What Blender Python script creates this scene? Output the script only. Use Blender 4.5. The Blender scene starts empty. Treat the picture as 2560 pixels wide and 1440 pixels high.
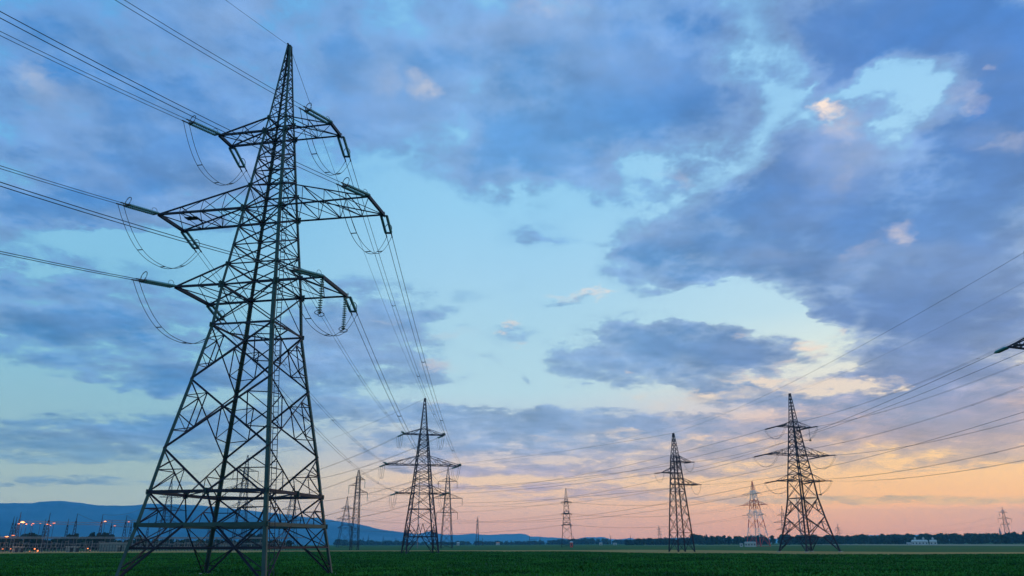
import bpy, math, random
import numpy as np
from mathutils import Vector, Matrix
R = math.radians
random.seed(7); rng = np.random.default_rng(7)
sc = bpy.context.scene
COL = sc.collection

# ------------------------------------------------------------------ camera
F_PX, PITCH, ROLL, CAM_H = 1868.96, R(18.881), R(0.2276), 2.0      # focal length in pixels of the 2560-wide photo
cam = bpy.data.objects.new('camera', bpy.data.cameras.new('camera')); COL.objects.link(cam)
cam.data.sensor_width = 36.0; cam.data.lens = 36.0 * F_PX / 2560.0
cam.data.clip_start = 0.2; cam.data.clip_end = 60000.0
cam.matrix_world = Matrix.Translation((0, 0, CAM_H)) @ Matrix.Rotation(R(90) + PITCH, 4, 'X') @ Matrix.Rotation(-ROLL, 4, 'Z')
sc.camera = cam

def ray(px, py):
    """viewing direction (world) of a measured photo position"""
    u = (px - 1280) / F_PX; v = -(py - 720) / F_PX
    cr, sr = math.cos(ROLL), math.sin(ROLL)
    u, v = u * cr + v * sr, -u * sr + v * cr
    c, s = math.cos(PITCH), math.sin(PITCH)
    return Vector((u, c - v * s, s + v * c))
def azel(px, py):
    r = ray(px, py).normalized()
    return math.atan2(r.x, r.y), math.asin(r.z)
def at(px, py, d):
    """point seen at a photo position, d metres away over the ground"""
    r = ray(px, py); t = d / math.hypot(r.x, r.y)
    return Vector((r.x * t, r.y * t, CAM_H + r.z * t))
def ground(px, py, z=0.0):
    r = ray(px, py); t = (z - CAM_H) / r.z
    return Vector((r.x * t, r.y * t, z))
def lin(c):
    return tuple(((v / 255.) / 12.92 if v <= 10.3 else (((v / 255.) + .055) / 1.055) ** 2.4) for v in c) + (1.0,)

# ------------------------------------------------------------------ world: dusk sky with cloud layers
W = bpy.data.worlds.new("World"); sc.world = W; W.use_nodes = True
W.cycles.sampling_method = 'MANUAL'; W.cycles.sample_map_resolution = 512
nt = W.node_tree; nt.nodes.clear()
def N(t, **kw):
    n = nt.nodes.new(t)
    for k, v in kw.items(): setattr(n, k, v)
    return n
def L(a, b): nt.links.new(a, b)
def val(x, sock):
    if isinstance(x, (int, float)): sock.default_value = x
    elif isinstance(x, tuple): sock.default_value = x
    else: L(x, sock)
def M(op, a, b=0.0, c=0.0, clamp=False):
    n = N('ShaderNodeMath', operation=op, use_clamp=clamp)
    val(a, n.inputs[0]); val(b, n.inputs[1]); val(c, n.inputs[2]); return n.outputs[0]
def smooth(x, a, b, lo=0.0, hi=1.0, kind='SMOOTHSTEP'):
    n = N('ShaderNodeMapRange', interpolation_type=kind); n.clamp = True
    L(x, n.inputs['Value']); n.inputs['From Min'].default_value = a; n.inputs['From Max'].default_value = b
    n.inputs['To Min'].default_value = lo; n.inputs['To Max'].default_value = hi; return n.outputs[0]
def mix(f, a, b, blend='MIX'):
    n = N('ShaderNodeMix', data_type='RGBA', blend_type=blend)
    val(f, n.inputs[0]); val(a, n.inputs[6]); val(b, n.inputs[7]); return n.outputs[2]
def ramp(x, stops, interp='LINEAR'):
    n = N('ShaderNodeValToRGB'); cr = n.color_ramp; cr.interpolation = interp
    while len(cr.elements) < len(stops): cr.elements.new(0.5)
    for e, (p, c) in zip(cr.elements, stops):
        e.position = p; e.color = (*c, 1)
    L(x, n.inputs[0]); return n.outputs[0]
def noise(vec, scale, detail=5, rough=0.55, out=0, dist=0.0, lac=2.0):
    n = N('ShaderNodeTexNoise'); L(vec, n.inputs['Vector'])
    n.inputs['Scale'].default_value = scale; n.inputs['Detail'].default_value = detail
    n.inputs['Roughness'].default_value = rough; n.inputs['Distortion'].default_value = dist
    n.inputs['Lacunarity'].default_value = lac
    return n.outputs[out]
def vmath(op, a, b=None, scale=None):
    n = N('ShaderNodeVectorMath', operation=op); val(a, n.inputs[0])
    if b is not None: val(b, n.inputs[1])
    if scale is not None: val(scale, n.inputs['Scale'])
    return n.outputs[0]
tc = N('ShaderNodeTexCoord'); DIR = tc.outputs['Generated']
sep = N('ShaderNodeSeparateXYZ'); L(DIR, sep.inputs[0])
X, Y, Z = sep.outputs
AZ = M('ARCTAN2', X, Y); EL = M('ARCSINE', Z)
cmb = N('ShaderNodeCombineXYZ'); L(AZ, cmb.inputs[0]); L(EL, cmb.inputs[1]); POS = cmb.outputs[0]
# cloud sheet coordinates: the direction laid on a high flat layer, so that clouds shrink and flatten towards the horizon
zz = M('ADD', M('MAXIMUM', Z, 0.0), 0.16)
c2 = N('ShaderNodeCombineXYZ'); L(M('DIVIDE', X, zz), c2.inputs[0]); L(M('DIVIDE', Y, zz), c2.inputs[1]); SHEET = c2.outputs[0]
warp = vmath('SUBTRACT', noise(SHEET, 3.0, 7, 0.6, out=1), (0.5, 0.5, 0.5))
# the warp shrinks with height above the horizon, mostly sideways low down
wamp = N('ShaderNodeCombineXYZ'); L(smooth(EL, 0.0, 0.45, 0.07, 0.085, 'LINEAR'), wamp.inputs[0]); L(smooth(EL, 0.0, 0.40, 0.010, 0.08, 'LINEAR'), wamp.inputs[1])
WP = vmath('ADD', POS, vmath('MULTIPLY', warp, wamp.outputs[0]))
fine = vmath('SUBTRACT', noise(SHEET, 11.0, 6, 0.62, out=1), (0.5, 0.5, 0.5))
WP2 = vmath('ADD', WP, vmath('MULTIPLY', fine, vmath('MULTIPLY', wamp.outputs[0], (0.5, 0.5, 0.0))))
def blobs(lst, vec, start=0.0, grow=1.0):
    """sum of soft ellipses; rows: photo x, y, half-width, half-height, tilt in degrees, weight"""
    acc = start
    for (px, py, rx, ry, rot, w) in lst:
        a0, e0 = azel(px, py)
        a1, e1 = azel(px + 8 * math.cos(R(rot)), py - 8 * math.sin(R(rot)))
        a2, e2 = azel(px + 8 * math.sin(R(rot)), py + 8 * math.cos(R(rot)))
        m = N('ShaderNodeMapping', vector_type='TEXTURE'); L(vec, m.inputs['Vector'])
        m.inputs['Location'].default_value = (a0, e0, 0)
        m.inputs['Rotation'].default_value = (0, 0, math.atan2(e1 - e0, a1 - a0))
        m.inputs['Scale'].default_value = (grow * rx * math.hypot(a1 - a0, e1 - e0) / 8, grow * ry * math.hypot(a2 - a0, e2 - e0) / 8, 1)
        g = N('ShaderNodeTexGradient', gradient_type='SPHERICAL'); L(m.outputs[0], g.inputs[0])
        acc = M('MULTIPLY_ADD', smooth(g.outputs['Fac'], 0, .85), w, acc)
    return acc
CLOUDS = [
 # upper left: broad thin deck with darker cores
 (260,230,900,520,0,.55),(330,390,300,140,-25,.38),(450,290,230,110,-30,.22),(60,540,300,110,0,.42),(300,500,250,70,10,.25),(120,60,240,90,0,.15),
 (620,330,120,90,0,.12),(560,470,120,60,0,.2),
 # top centre
 (860,110,60,150,0,.35),(1150,150,700,300,0,.5),(1300,105,340,60,5,.25),(1330,250,420,170,0,.3),(1280,410,150,130,20,.6),(1300,360,200,120,0,.2),(950,300,200,120,0,.2),
 (1600,300,260,200,0,.4),(1720,280,150,150,0,.25),(1500,440,260,60,-8,.3),(1440,360,200,110,0,.2),(1650,140,330,260,0,.34),(1850,260,260,200,0,.18),(1740,60,110,110,0,.15),(1350,560,300,80,10,.12),(1950,250,300,160,30,.14),
 # upper right mass
 (2180,20,300,160,-10,.9),(2420,60,260,150,-25,.7),(2540,150,160,170,0,.6),(2090,110,110,70,-35,.35),(2160,150,130,45,30,.45),(2040,180,60,18,35,.25),
 (2530,300,150,230,0,.8),(2330,290,180,80,30,.5),(2230,255,150,40,38,.3),(2440,330,160,120,0,.4),
 # right mass
 (2060,400,200,140,0,.6),(1980,470,240,90,20,.5),(2260,500,430,190,10,.7),(1820,570,320,140,15,.65),(1640,600,130,120,0,.5),(1600,660,120,60,20,.35),(1950,660,300,70,-12,.55),
 (2300,660,400,170,0,.7),(2480,520,250,250,0,.4),(1760,700,240,40,12,.4),(2420,820,330,170,0,.8),(2080,775,85,36,-25,.75),(2200,760,160,80,0,.5),(2270,900,230,120,0,.45),(1420,765,90,14,12,.3),
 # middle cloud bank below the bright gap
 (1700,850,280,75,-4,.75),(1560,890,200,60,10,.5),(1860,885,200,50,0,.65),(1800,920,240,50,5,.4),(1600,940,220,40,0,.4),(1400,880,55,40,0,.35),(1560,840,110,20,20,.25),(1440,600,130,18,-8,.26),(1330,590,60,12,0,.18),(1120,430,140,70,0,.16),(1080,640,120,30,0,.12),(1200,720,160,24,8,.14),(1010,480,80,40,0,.12),(1230,640,80,14,0,.14),(1290,840,90,35,0,.25),(1225,888,60,20,0,.22),(1320,945,25,25,0,.2),(1450,958,60,22,0,.22),
 (1840,985,140,50,0,.45),(1960,1010,120,30,0,.35),
 # left middle
 (180,770,430,100,-4,.55),(90,840,300,75,0,.4),(420,830,260,80,0,.4),(330,930,320,50,-6,.6),(560,930,260,80,0,.5),(70,710,240,50,0,.25),(100,905,80,25,0,.25),
 # right of the near pylon
 (880,790,260,120,10,.4),(870,900,320,130,0,.4),(960,860,180,60,0,.2),(1080,790,120,18,18,.25),(820,960,220,60,0,.3),(1060,940,120,26,0,.22),(1170,820,70,16,0,.15),
 # low left decks
 (250,1090,560,65,0,.62),(60,1140,330,30,0,.25),(560,1050,330,50,5,.45),(820,1040,240,50,0,.25),(110,1203,240,16,0,.42),(430,1212,200,12,0,.25),(600,1130,300,50,0,.25),
 # low centre decks
 (1010,1040,220,40,0,.4),(1230,1050,280,45,0,.6),(1480,1055,320,38,0,.5),(1330,1100,420,45,0,.45),(1750,1070,320,40,0,.55),(1650,1140,420,35,0,.45),(1050,1120,260,50,0,.35),(1180,1170,320,25,0,.35),(1450,1180,300,25,0,.4),
 (1180,1215,420,14,0,.25),(1470,1232,330,26,0,.4),(1800,1180,300,22,0,.4),
 # low right
 (2260,990,420,90,0,.75),(2480,1080,330,80,0,.75),(2180,1090,320,55,0,.6),(2360,1150,380,24,3,.35),(1920,1130,260,36,0,.45),(2250,1251,700,15,0,.5),(1750,1248,300,12,0,.3),
 # openings
 (1830,765,210,50,-4,-.55),(2010,775,80,40,0,-.35),(300,610,420,55,-4,-.45),(1000,560,260,110,0,-.3),(2290,180,110,60,25,-.26),(2330,130,90,40,30,.25),(2400,200,80,70,0,.25),(2270,160,60,40,20,.12),(1990,240,120,70,25,-.2),(1920,340,110,70,60,-.2),(2120,185,150,38,35,.42),(2190,260,90,40,42,.35),(2230,110,90,50,20,.15),(2190,370,90,70,40,-.25),(170,915,150,26,0,-.35),(470,905,120,16,0,-.2),(100,980,300,22,0,-.4),(560,985,160,22,0,-.25),(690,30,110,60,0,-.2),
]
SUN_LIT = [
 (2072,283,46,28,0,2.6),(2110,320,70,50,0,.5),(1058,224,50,44,0,1.1),(1040,178,32,26,0,.8),(965,215,60,50,0,.35),(95,215,55,75,30,.9),(140,280,60,50,0,.3),(1380,10,120,40,0,.35),
 (1450,735,90,14,8,1.1),(1275,812,40,13,0,1.3),(1130,838,80,14,10,.35),(1105,914,60,16,0,1.0),(960,806,36,10,0,.6),(1870,846,40,9,0,.5),(1300,862,24,10,0,.5),
 (2050,968,150,30,4,1.8),(1935,955,120,18,-8,1.1),(1865,952,110,12,0,1.1),(2180,965,80,24,6,2.0),(2250,957,25,12,0,.8),(1975,918,60,15,0,1.4),(2035,875,50,30,0,1.0),(2110,830,26,14,0,.7),(1875,985,60,16,0,.8),(1730,1000,140,18,5,1.1),(1640,990,100,12,0,.5),(1575,930,26,8,0,.5),
 (2250,582,46,32,35,.38),(2140,640,90,30,35,.15),(2510,360,70,24,0,.22),(2480,160,30,16,35,.3),(2420,250,60,30,0,.3),(1690,440,60,22,0,.4),(2110,450,30,60,0,.2),
 (1545,1076,70,14,0,1.0),(1600,1090,50,12,0,.5),(1360,1098,50,10,0,.35),(1590,1165,160,6,3,.5),(1500,1192,60,6,0,.6),(1690,1040,60,12,0,.4),(930,970,70,20,0,.3),(860,995,90,20,0,.3),(1070,1010,60,12,0,.3),(560,980,120,14,5,.25),(260,1175,0.1,0.1,0,0),(150,960,60,16,0,.2),
]
VEIL = [(2100,400,150,130,0,.75),(2140,330,80,70,0,.4),(140,280,150,120,30,.7),(230,420,220,60,-25,.35),(1000,240,300,150,0,.55),(1280,60,360,90,0,.5),(640,400,120,60,0,.5),(600,30,200,60,0,.3),(1560,420,260,60,0,.4),(1620,170,260,120,0,.35),
 (1900,640,160,50,0,.5),(2230,650,220,60,10,.4),(880,870,300,100,0,.6),(2450,330,160,60,0,.35),(1650,590,130,60,0,.45),(2330,250,160,50,35,.35),(1520,900,160,40,0,.4),(1820,870,120,30,0,.3),(420,520,200,50,0,.35)]
S = blobs(CLOUDS, WP2, grow=1.22)
n1 = noise(SHEET, 4.6, 9, 0.60, dist=0.1)
n2 = noise(vmath('ADD', SHEET, (-0.03, 0.03, 0.0)), 4.6, 9, 0.60, dist=0.1)
DENS = M('ADD', M('MULTIPLY', S, 0.80), M('MULTIPLY', M('SUBTRACT', n1, 0.5), smooth(S, 0.0, 0.5, 0.40, 1.5)))
vor = N('ShaderNodeTexVoronoi', feature='F1'); vor.normalize = True
L(vmath('ADD', SHEET, vmath('SCALE', fine, scale=.06)), vor.inputs['Vector'])
for k_, v_ in (('Scale', 8.0), ('Detail', 3.0), ('Roughness', .6), ('Lacunarity', 2.2)): vor.inputs[k_].default_value = v_
puff = M('SUBTRACT', 0.30, vor.outputs['Distance'])
edge = M('MULTIPLY', smooth(S, .06, .35), smooth(S, 1.3, .55, .25, 1.0))
DENS = M('ADD', DENS, M('MULTIPLY', puff, M('MULTIPLY', edge, 1.5)))
COVER = smooth(DENS, -0.03, 0.86, 0, 1, 'LINEAR')
e01 = M('DIVIDE', EL, R(40.0), clamp=True)
HAZE_D, HAZE_R, HAZE_TOP = 1.7e-4, 7800.0, 310.0
HAZE_GLOW = {'L': (.04, .20, .46), 'C': (.05, .16, .42), 'R': (.05, .14, .41)}     # light the air itself sends back, per side
def lerp_(a, b, t): return a + (b - a) * t
def st(lst, side):
    """colours wanted behind the air (sRGB, by elevation) -> radiance of the sky outside the haze layer"""
    es = [0, .7, 1.4, 2, 2.3, 2.7, 3.2, 3.8, 4.5, 5.2, 6, 7, 8, 9.5, 11, 13, 16, 20, 25, 31, 40]
    tab = [(e, lin(c)) for e, c in lst]; out = []
    for e in es:
        c = [float(np.interp(e, [t_[0] for t_ in tab], [t_[1][k] for t_ in tab])) for k in range(3)]
        tr = math.exp(-HAZE_D * min(HAZE_R, (HAZE_TOP - CAM_H) / max(1e-3, math.sin(R(e)))))
        up = min(1., max(0., (e - 3) / 12)); glow = [lerp_(HAZE_GLOW[side][k], (.20, .44, .76)[k], up) for k in range(3)]
        out.append((e / 40.0, [max(.02, (c[k] - (1 - tr) * glow[k]) / tr) for k in range(3)]))
    return out
clL = ramp(e01, st([(0,(150,172,182)),(2,(158,180,186)),(4.8,(152,184,194)),(8,(142,187,206)),(13,(136,194,220)),(20,(132,194,228)),(28,(112,182,230)),(38,(104,174,228))], 'L'))
clC = ramp(e01, st([(0,(190,152,164)),(2,(208,170,168)),(4.5,(224,196,180)),(6.5,(192,192,208)),(11,(176,212,228)),(15,(170,212,232)),(20,(160,208,236)),(26,(146,204,238)),(38,(134,192,234))], 'C'))
clR = ramp(e01, st([(0,(212,150,134)),(2,(230,168,140)),(4,(234,184,150)),(6.2,(240,201,160)),(7.6,(236,186,160)),(9.5,(214,196,200)),(12,(226,232,220)),(16,(188,220,234)),(20,(176,216,238)),(28,(154,206,240)),(38,(146,200,238))], 'R'))
dkL = ramp(e01, st([(0,(92,140,186)),(5,(108,156,192)),(8,(84,142,196)),(15,(82,144,202)),(22,(84,142,206)),(30,(72,136,204)),(38,(84,150,216))], 'L'))
dkC = ramp(e01, st([(0,(168,146,172)),(4,(160,154,188)),(7,(130,160,202)),(12,(114,158,204)),(18,(102,154,204)),(25,(90,150,206)),(38,(98,154,216))], 'C'))
dkR = ramp(e01, st([(0,(206,158,140)),(3.3,(188,162,152)),(6,(164,150,168)),(9,(120,140,184)),(13,(94,130,184)),(20,(88,134,192)),(28,(74,126,194)),(38,(66,124,194))], 'R'))
fL = smooth(AZ, R(-27), R(-3)); fR = smooth(AZ, R(0), R(27))
CLEAR = mix(fR, mix(fL, clL, clC), clR)
DARK = mix(fR, mix(fL, dkL, dkC), dkR)
cov = N('ShaderNodeFloatCurve'); cv = cov.mapping.curves[0]
cv.points[0].location = (0, 0); cv.points[1].location = (1, 1)
for p in ((.12, .03), (.24, .30), (.38, .60), (.62, .84)): cv.points.new(*p)
cov.mapping.update(); L(COVER, cov.inputs['Value'])
SKY = mix(cov.outputs[0], CLEAR, DARK)
# thin lavender veil in the middle densities, and side light on the lumps
mid = M('MULTIPLY', smooth(COVER, .2, .5), smooth(COVER, .9, .5))
SKY = mix(M('MULTIPLY', mid, smooth(EL, 0.1, 0.3, 0.0, 0.22)), SKY, lin((160, 176, 218)))
n3 = noise(SHEET, 2.6, 4, 0.5); n4 = noise(vmath('ADD', SHEET, (-0.06, 0.05, 0.0)), 2.6, 4, 0.5)
LAV = mix(fR, lin((148, 178, 220)), lin((140, 164, 206)))
veil = M('MULTIPLY', M('ADD', M('MULTIPLY', smooth(n3, .42, .68), 0.30), M('MULTIPLY', blobs(VEIL, WP2), smooth(n1, .35, .6, .35, 1.0))), smooth(COVER, .15, .5), clamp=True)
SKY = mix(M('MULTIPLY', veil, smooth(EL, .05, .15)), SKY, LAV)
rel = M('MULTIPLY', M('ADD', M('MULTIPLY', M('SUBTRACT', n2, n1), .7), M('MULTIPLY', M('SUBTRACT', n4, n3), 1.0)), smooth(COVER, .1, .5))
SKY = vmath('SCALE', SKY, scale=M('ADD', 1.0, M('MULTIPLY', rel, 1.1)))
WP3 = vmath('ADD', POS, vmath('MULTIPLY', fine, vmath('MULTIPLY', wamp.outputs[0], (0.9, 0.9, 0.0))))
lit = M('MULTIPLY', blobs(SUN_LIT, WP3, grow=1.15), M('MULTIPLY', smooth(n1, .38, .62, .12, 1.1), smooth(M('SUBTRACT', n2, n1), -.10, .06, .45, 1.1)), clamp=True)
warm = mix(smooth(AZ, R(-15), R(10)), lin((176, 190, 212)), mix(smooth(EL, R(8), R(22)), lin((246, 222, 196)), lin((255, 232, 214))))
SKY = mix(lit, SKY, warm)
SKY = mix(smooth(EL, -0.02, 0.0), (0.012, 0.03, 0.03, 1), SKY)
SUN_AZ, SUN_EL = R(62), R(1.5)
nish = N('ShaderNodeTexSky', sky_type='NISHITA'); nish.sun_disc = False; nish.sun_elevation = SUN_EL; nish.sun_rotation = SUN_AZ
bg0 = N('ShaderNodeBackground'); L(nish.outputs[0], bg0.inputs[0]); bg0.inputs[1].default_value = 0.05
bg1 = N('ShaderNodeBackground'); L(SKY, bg1.inputs[0]); bg1.inputs[1].default_value = 1.0
add = N('ShaderNodeAddShader'); L(bg0.outputs[0], add.inputs[0]); L(bg1.outputs[0], add.inputs[1])
wo = N('ShaderNodeOutputWorld'); L(add.outputs[0], wo.inputs[0])

# last glow of the sun, low on the right
sun = bpy.data.objects.new('sun', bpy.data.lights.new('sun', 'SUN')); COL.objects.link(sun)
sun.data.energy = 0.9; sun.data.angle = R(3); sun.data.color = (1.0, 0.72, 0.5)
sd = Vector((math.sin(SUN_AZ) * math.cos(SUN_EL), math.cos(SUN_AZ) * math.cos(SUN_EL), math.sin(SUN_EL)))
sun.rotation_euler = sd.to_track_quat('Z', 'Y').to_euler()
sc.view_settings.view_transform = 'Standard'; sc.view_settings.look = 'None'
sc.view_settings.exposure = 0.0; sc.view_settings.gamma = 1.0; sc.view_settings.use_curve_mapping = False
sc.cycles.max_bounces = 5; sc.cycles.volume_bounces = 2; sc.cycles.transparent_max_bounces = 8

# ------------------------------------------------------------------ materials
def mat(name, base, base2=None, scale=3.0, rough=0.6, metal=0.0, spec=0.4, bump=0.0, detail=4, coord='Object', emit=None, strength=1.0, lo=.35, hi=.65):
    m = bpy.data.materials.new(name); m.use_nodes = True; t = m.node_tree; b = t.nodes['Principled BSDF']
    b.inputs['Roughness'].default_value = rough; b.inputs['Metallic'].default_value = metal; b.inputs['Specular IOR Level'].default_value = spec
    co = t.nodes.new('ShaderNodeTexCoord'); nz = t.nodes.new('ShaderNodeTexNoise'); nz.inputs['Scale'].default_value = scale; nz.inputs['Detail'].default_value = detail
    t.links.new(co.outputs[coord], nz.inputs['Vector'])
    cr = t.nodes.new('ShaderNodeValToRGB'); cr.color_ramp.elements[0].position = lo; cr.color_ramp.elements[1].position = hi
    cr.color_ramp.elements[0].color = (*base, 1); cr.color_ramp.elements[1].color = (*(base2 or tuple(min(1, v * 1.35) for v in base)), 1)
    t.links.new(nz.outputs['Fac'], cr.inputs[0]); t.links.new(cr.outputs[0], b.inputs['Base Color'])
    if bump:
        bp = t.nodes.new('ShaderNodeBump'); bp.inputs['Strength'].default_value = bump; t.links.new(nz.outputs['Fac'], bp.inputs['Height']); t.links.new(bp.outputs[0], b.inputs['Normal'])
    if emit:
        b.inputs['Emission Color'].default_value = (*emit, 1); b.inputs['Emission Strength'].default_value = strength
    return m
MT = dict(
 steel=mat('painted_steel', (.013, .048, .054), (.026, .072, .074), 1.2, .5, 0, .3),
 dark=mat('backlit_steel', (.009, .012, .032), (.016, .020, .042), 2.0, .55, 0, .25),  # steel against the light: its backlit shade is put in as navy
 far=mat('weathered_steel', (.014, .019, .032), (.026, .032, .045), 1.0, .6, 0, .2),
 pale=mat('galvanised_steel', (.14, .15, .17), (.20, .21, .23), 1.5, .55, .2),
 wire=mat('aluminium_cable', (.035, .05, .075), (.05, .065, .09), 4, .5),
 glass=mat('green_insulator_glass', (.07, .20, .23), (.11, .30, .33), 6, .2, 0, .6),
 fit=mat('fittings_steel', (.03, .04, .05), (.06, .07, .08), 6, .45, .3),
 plate=mat('number_plate', (.012, .014, .02), (.02, .022, .03), 5, .6),
 crop=mat('crop_leaf', (.006, .072, .011), (.030, .165, .020), .16, .7, 0, .08, coord='Object', detail=10),
 soil=mat('field_soil', (.006, .04, .010), (.012, .06, .014), 1.2, .95, 0, .1, .3, 8),
 midcrop=mat('distant_crop', (.004, .060, .010), (.010, .092, .014), .05, .95, 0, .1, .2, 10),
 straw=mat('straw_stubble', (.24, .155, .048), (.33, .21, .065), .12, .95, 0, .1, .2, 8),
 stubble=mat('pale_stubble', (.14, .16, .12), (.2, .21, .15), .05, .95, 0, .1),
 hill=mat('hazed_forest_hill', (.022, .10, .175), (.07, .185, .29), .0025, .95, 0, .1, 0, 8),  # forest green shifted to blue: distance haze put into the colour
 leaf=mat('dark_foliage', (.014, .03, .022), (.03, .055, .032), 1.5, .8, 0, .2),
 wood=mat('woodland_foliage', (.016, .034, .024), (.034, .06, .034), .25, .85, 0, .2, detail=6),
 bark=mat('bark', (.04, .03, .022), (.07, .05, .035), 6, .9),
 wall=mat('pale_wall', (.36, .39, .42), (.44, .47, .49), .8, .8), roof=mat('grey_roof', (.25, .27, .3), (.33, .35, .37), .8, .7),
 orangeroof=mat('orange_roof', (.45, .14, .07), (.55, .19, .09), .8, .8), redpaint=mat('red_paint', (.45, .06, .05), (.5, .09, .07), 1, .5), glassdark=mat('window_glass', (.02, .03, .04), (.03, .04, .05), 1, .1),
 kiosk=mat('grey_cladding', (.14, .18, .20), (.2, .25, .27), 1.5, .6), hall=mat('ribbed_cladding', (.09, .15, .175), (.14, .21, .235), 1.0, .6),
 concrete=mat('concrete', (.3, .28, .27), (.38, .36, .34), .5, .9), porcelain=mat('porcelain', (.15, .15, .16), (.22, .21, .21), 3, .35),
 lamp=mat('lamp_or_lit_steel', (.8, .4, .2), (.9, .5, .3), 3, .5, emit=(1.0, .20, .045), strength=1.35),
)
m = mat('banded_paint', (.4, .05, .04)); t = m.node_tree; MT['banded'] = m       # red and white aviation bands by height
co = t.nodes.new('ShaderNodeTexCoord'); sx = t.nodes.new('ShaderNodeSeparateXYZ'); t.links.new(co.outputs['Object'], sx.inputs[0])
mr = t.nodes.new('ShaderNodeMath'); mr.operation = 'DIVIDE'; mr.inputs[1].default_value = 36.0; t.links.new(sx.outputs[2], mr.inputs[0])
cr = t.nodes.new('ShaderNodeValToRGB'); cr.color_ramp.interpolation = 'CONSTANT'
stops = [(0, 1), (5.2, 0), (10, 1), (14.5, 0), (20, 1), (25.6, 0), (30.8, 1)]
while len(cr.color_ramp.elements) < len(stops): cr.color_ramp.elements.new(.5)
for e, (z, r_) in zip(cr.color_ramp.elements, stops): e.position = z / 36.; e.color = (.5, .045, .04, 1) if r_ else (.72, .66, .66, 1)
t.links.new(mr.outputs[0], cr.inputs[0]); t.links.new(cr.outputs[0], t.nodes['Principled BSDF'].inputs['Base Color'])

# ------------------------------------------------------------------ object helpers
def tag(o, label=None, cat=None, group=None, kind=None):
    for k, v in (('label', label), ('category', cat), ('group', group), ('kind', kind)):
        if v: o[k] = v
    return o
def empty(name, loc, rz=0.0):
    o = bpy.data.objects.new(name, None); COL.objects.link(o); o.location = loc; o.rotation_euler = (0, 0, rz); o.empty_display_size = .5
    return o
class MB:
    """collects bars, boxes and tubes; build() links them as ONE mesh object"""
    def __init__(s): s.v = []; s.f = []
    def add(s, vs, fs):
        o = len(s.v); s.v.extend([tuple(p) for p in vs]); s.f.extend([tuple(i + o for i in f) for f in fs])
    def hexa(s, p, q, ax, ay):
        vs = [p - ax - ay, p + ax - ay, p + ax + ay, p - ax + ay, q - ax - ay, q + ax - ay, q + ax + ay, q - ax + ay]
        s.add(vs, [(3, 2, 1, 0), (4, 5, 6, 7), (0, 1, 5, 4), (1, 2, 6, 5), (2, 3, 7, 6), (3, 0, 4, 7)])
    def frame(s, p, q, up=None):
        d = (q - p).normalized(); up = up or (Vector((0, 0, 1)) if abs(d.z) < .9 else Vector((1, 0, 0)))
        a = d.cross(up).normalized(); b = a.cross(d).normalized(); return a, b
    def bar(s, p, q, w, t=None, up=None):
        p, q = Vector(p), Vector(q); a, b = s.frame(p, q, up); t = t or w
        s.hexa(p, q, a * (w / 2), b * (t / 2))
    def angle(s, p, q, w, up=None, th=None):
        """an L-section: two thin plates"""
        p, q = Vector(p), Vector(q); a, b = s.frame(p, q, up); th = th or max(.012, w * .12)
        s.hexa(p - b * (w / 2), q - b * (w / 2), a * (w / 2), b * (th / 2))
        s.hexa(p - a * (w / 2) + b * th * .5, q - a * (w / 2) + b * th * .5, a * (th / 2), b * (w / 2))
    def box(s, c, sx, sy, sz, ax=None):
        c = Vector(c); x = Vector(ax) if ax else Vector((1, 0, 0)); y = Vector((-x.y, x.x, 0)); h = Vector((0, 0, sz / 2))
        vs = [];
        s.hexa(c - h, c + h, x * (sx / 2), y * (sy / 2))
    def tube(s, pts, r, n=5, cap=False):
        pts = [Vector(p) for p in pts]; rr = r if isinstance(r, (list, tuple)) else [r] * len(pts)
        o = len(s.v)
        for i, p in enumerate(pts):
            d = (pts[min(i + 1, len(pts) - 1)] - pts[max(i - 1, 0)]).normalized()
            up = Vector((0, 0, 1)) if abs(d.z) < .95 else Vector((1, 0, 0))
            a = d.cross(up).normalized(); b = a.cross(d)
            for k in range(n):
                th = 2 * math.pi * k / n; s.v.append(tuple(p + (a * math.cos(th) + b * math.sin(th)) * rr[i]))
        for i in range(len(pts) - 1):
            for k in range(n):
                s.f.append((o + i * n + k, o + i * n + (k + 1) % n, o + (i + 1) * n + (k + 1) % n, o + (i + 1) * n + k))
        if cap:
            s.f.append(tuple(o + k for k in range(n))[::-1]); s.f.append(tuple(o + (len(pts) - 1) * n + k for k in range(n)))
    def build(s, name, m, parent=None, smooth=False):
        me = bpy.data.meshes.new(name); me.from_pydata(s.v, [], s.f); me.materials.append(m); me.update()
        if smooth:
            for p in me.polygons: p.use_smooth = True
        o = bpy.data.objects.new(name, me); COL.objects.link(o)
        if parent: o.parent = parent
        return o
def np_mesh(name, verts, quads, m, parent=None):
    me = bpy.data.meshes.new(name); nv, nq = len(verts), len(quads); k = quads.shape[1]
    me.vertices.add(nv); me.vertices.foreach_set('co', np.asarray(verts, np.float32).ravel())
    me.loops.add(nq * k); me.loops.foreach_set('vertex_index', np.asarray(quads, np.int32).ravel())
    me.polygons.add(nq); me.polygons.foreach_set('loop_start', np.arange(0, nq * k, k, dtype=np.int32))
    me.update(calc_edges=True); me.materials.append(m)
    o = bpy.data.objects.new(name, me); COL.objects.link(o)
    if parent: o.parent = parent
    return o

# ------------------------------------------------------------------ terrain
def sheet(name, pts, z, m):
    b = MB(); b.add([(p[0], p[1], z) for p in pts], [tuple(range(len(pts)))]); o = b.build(name, m); tag(o, kind='structure'); return o
GROUND_R = 7790
g = sheet('ground', [(GROUND_R * math.cos(a), GROUND_R * math.sin(a)) for a in np.linspace(0, 2 * math.pi, 96, endpoint=False)], 0, MT['midcrop'])
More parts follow.
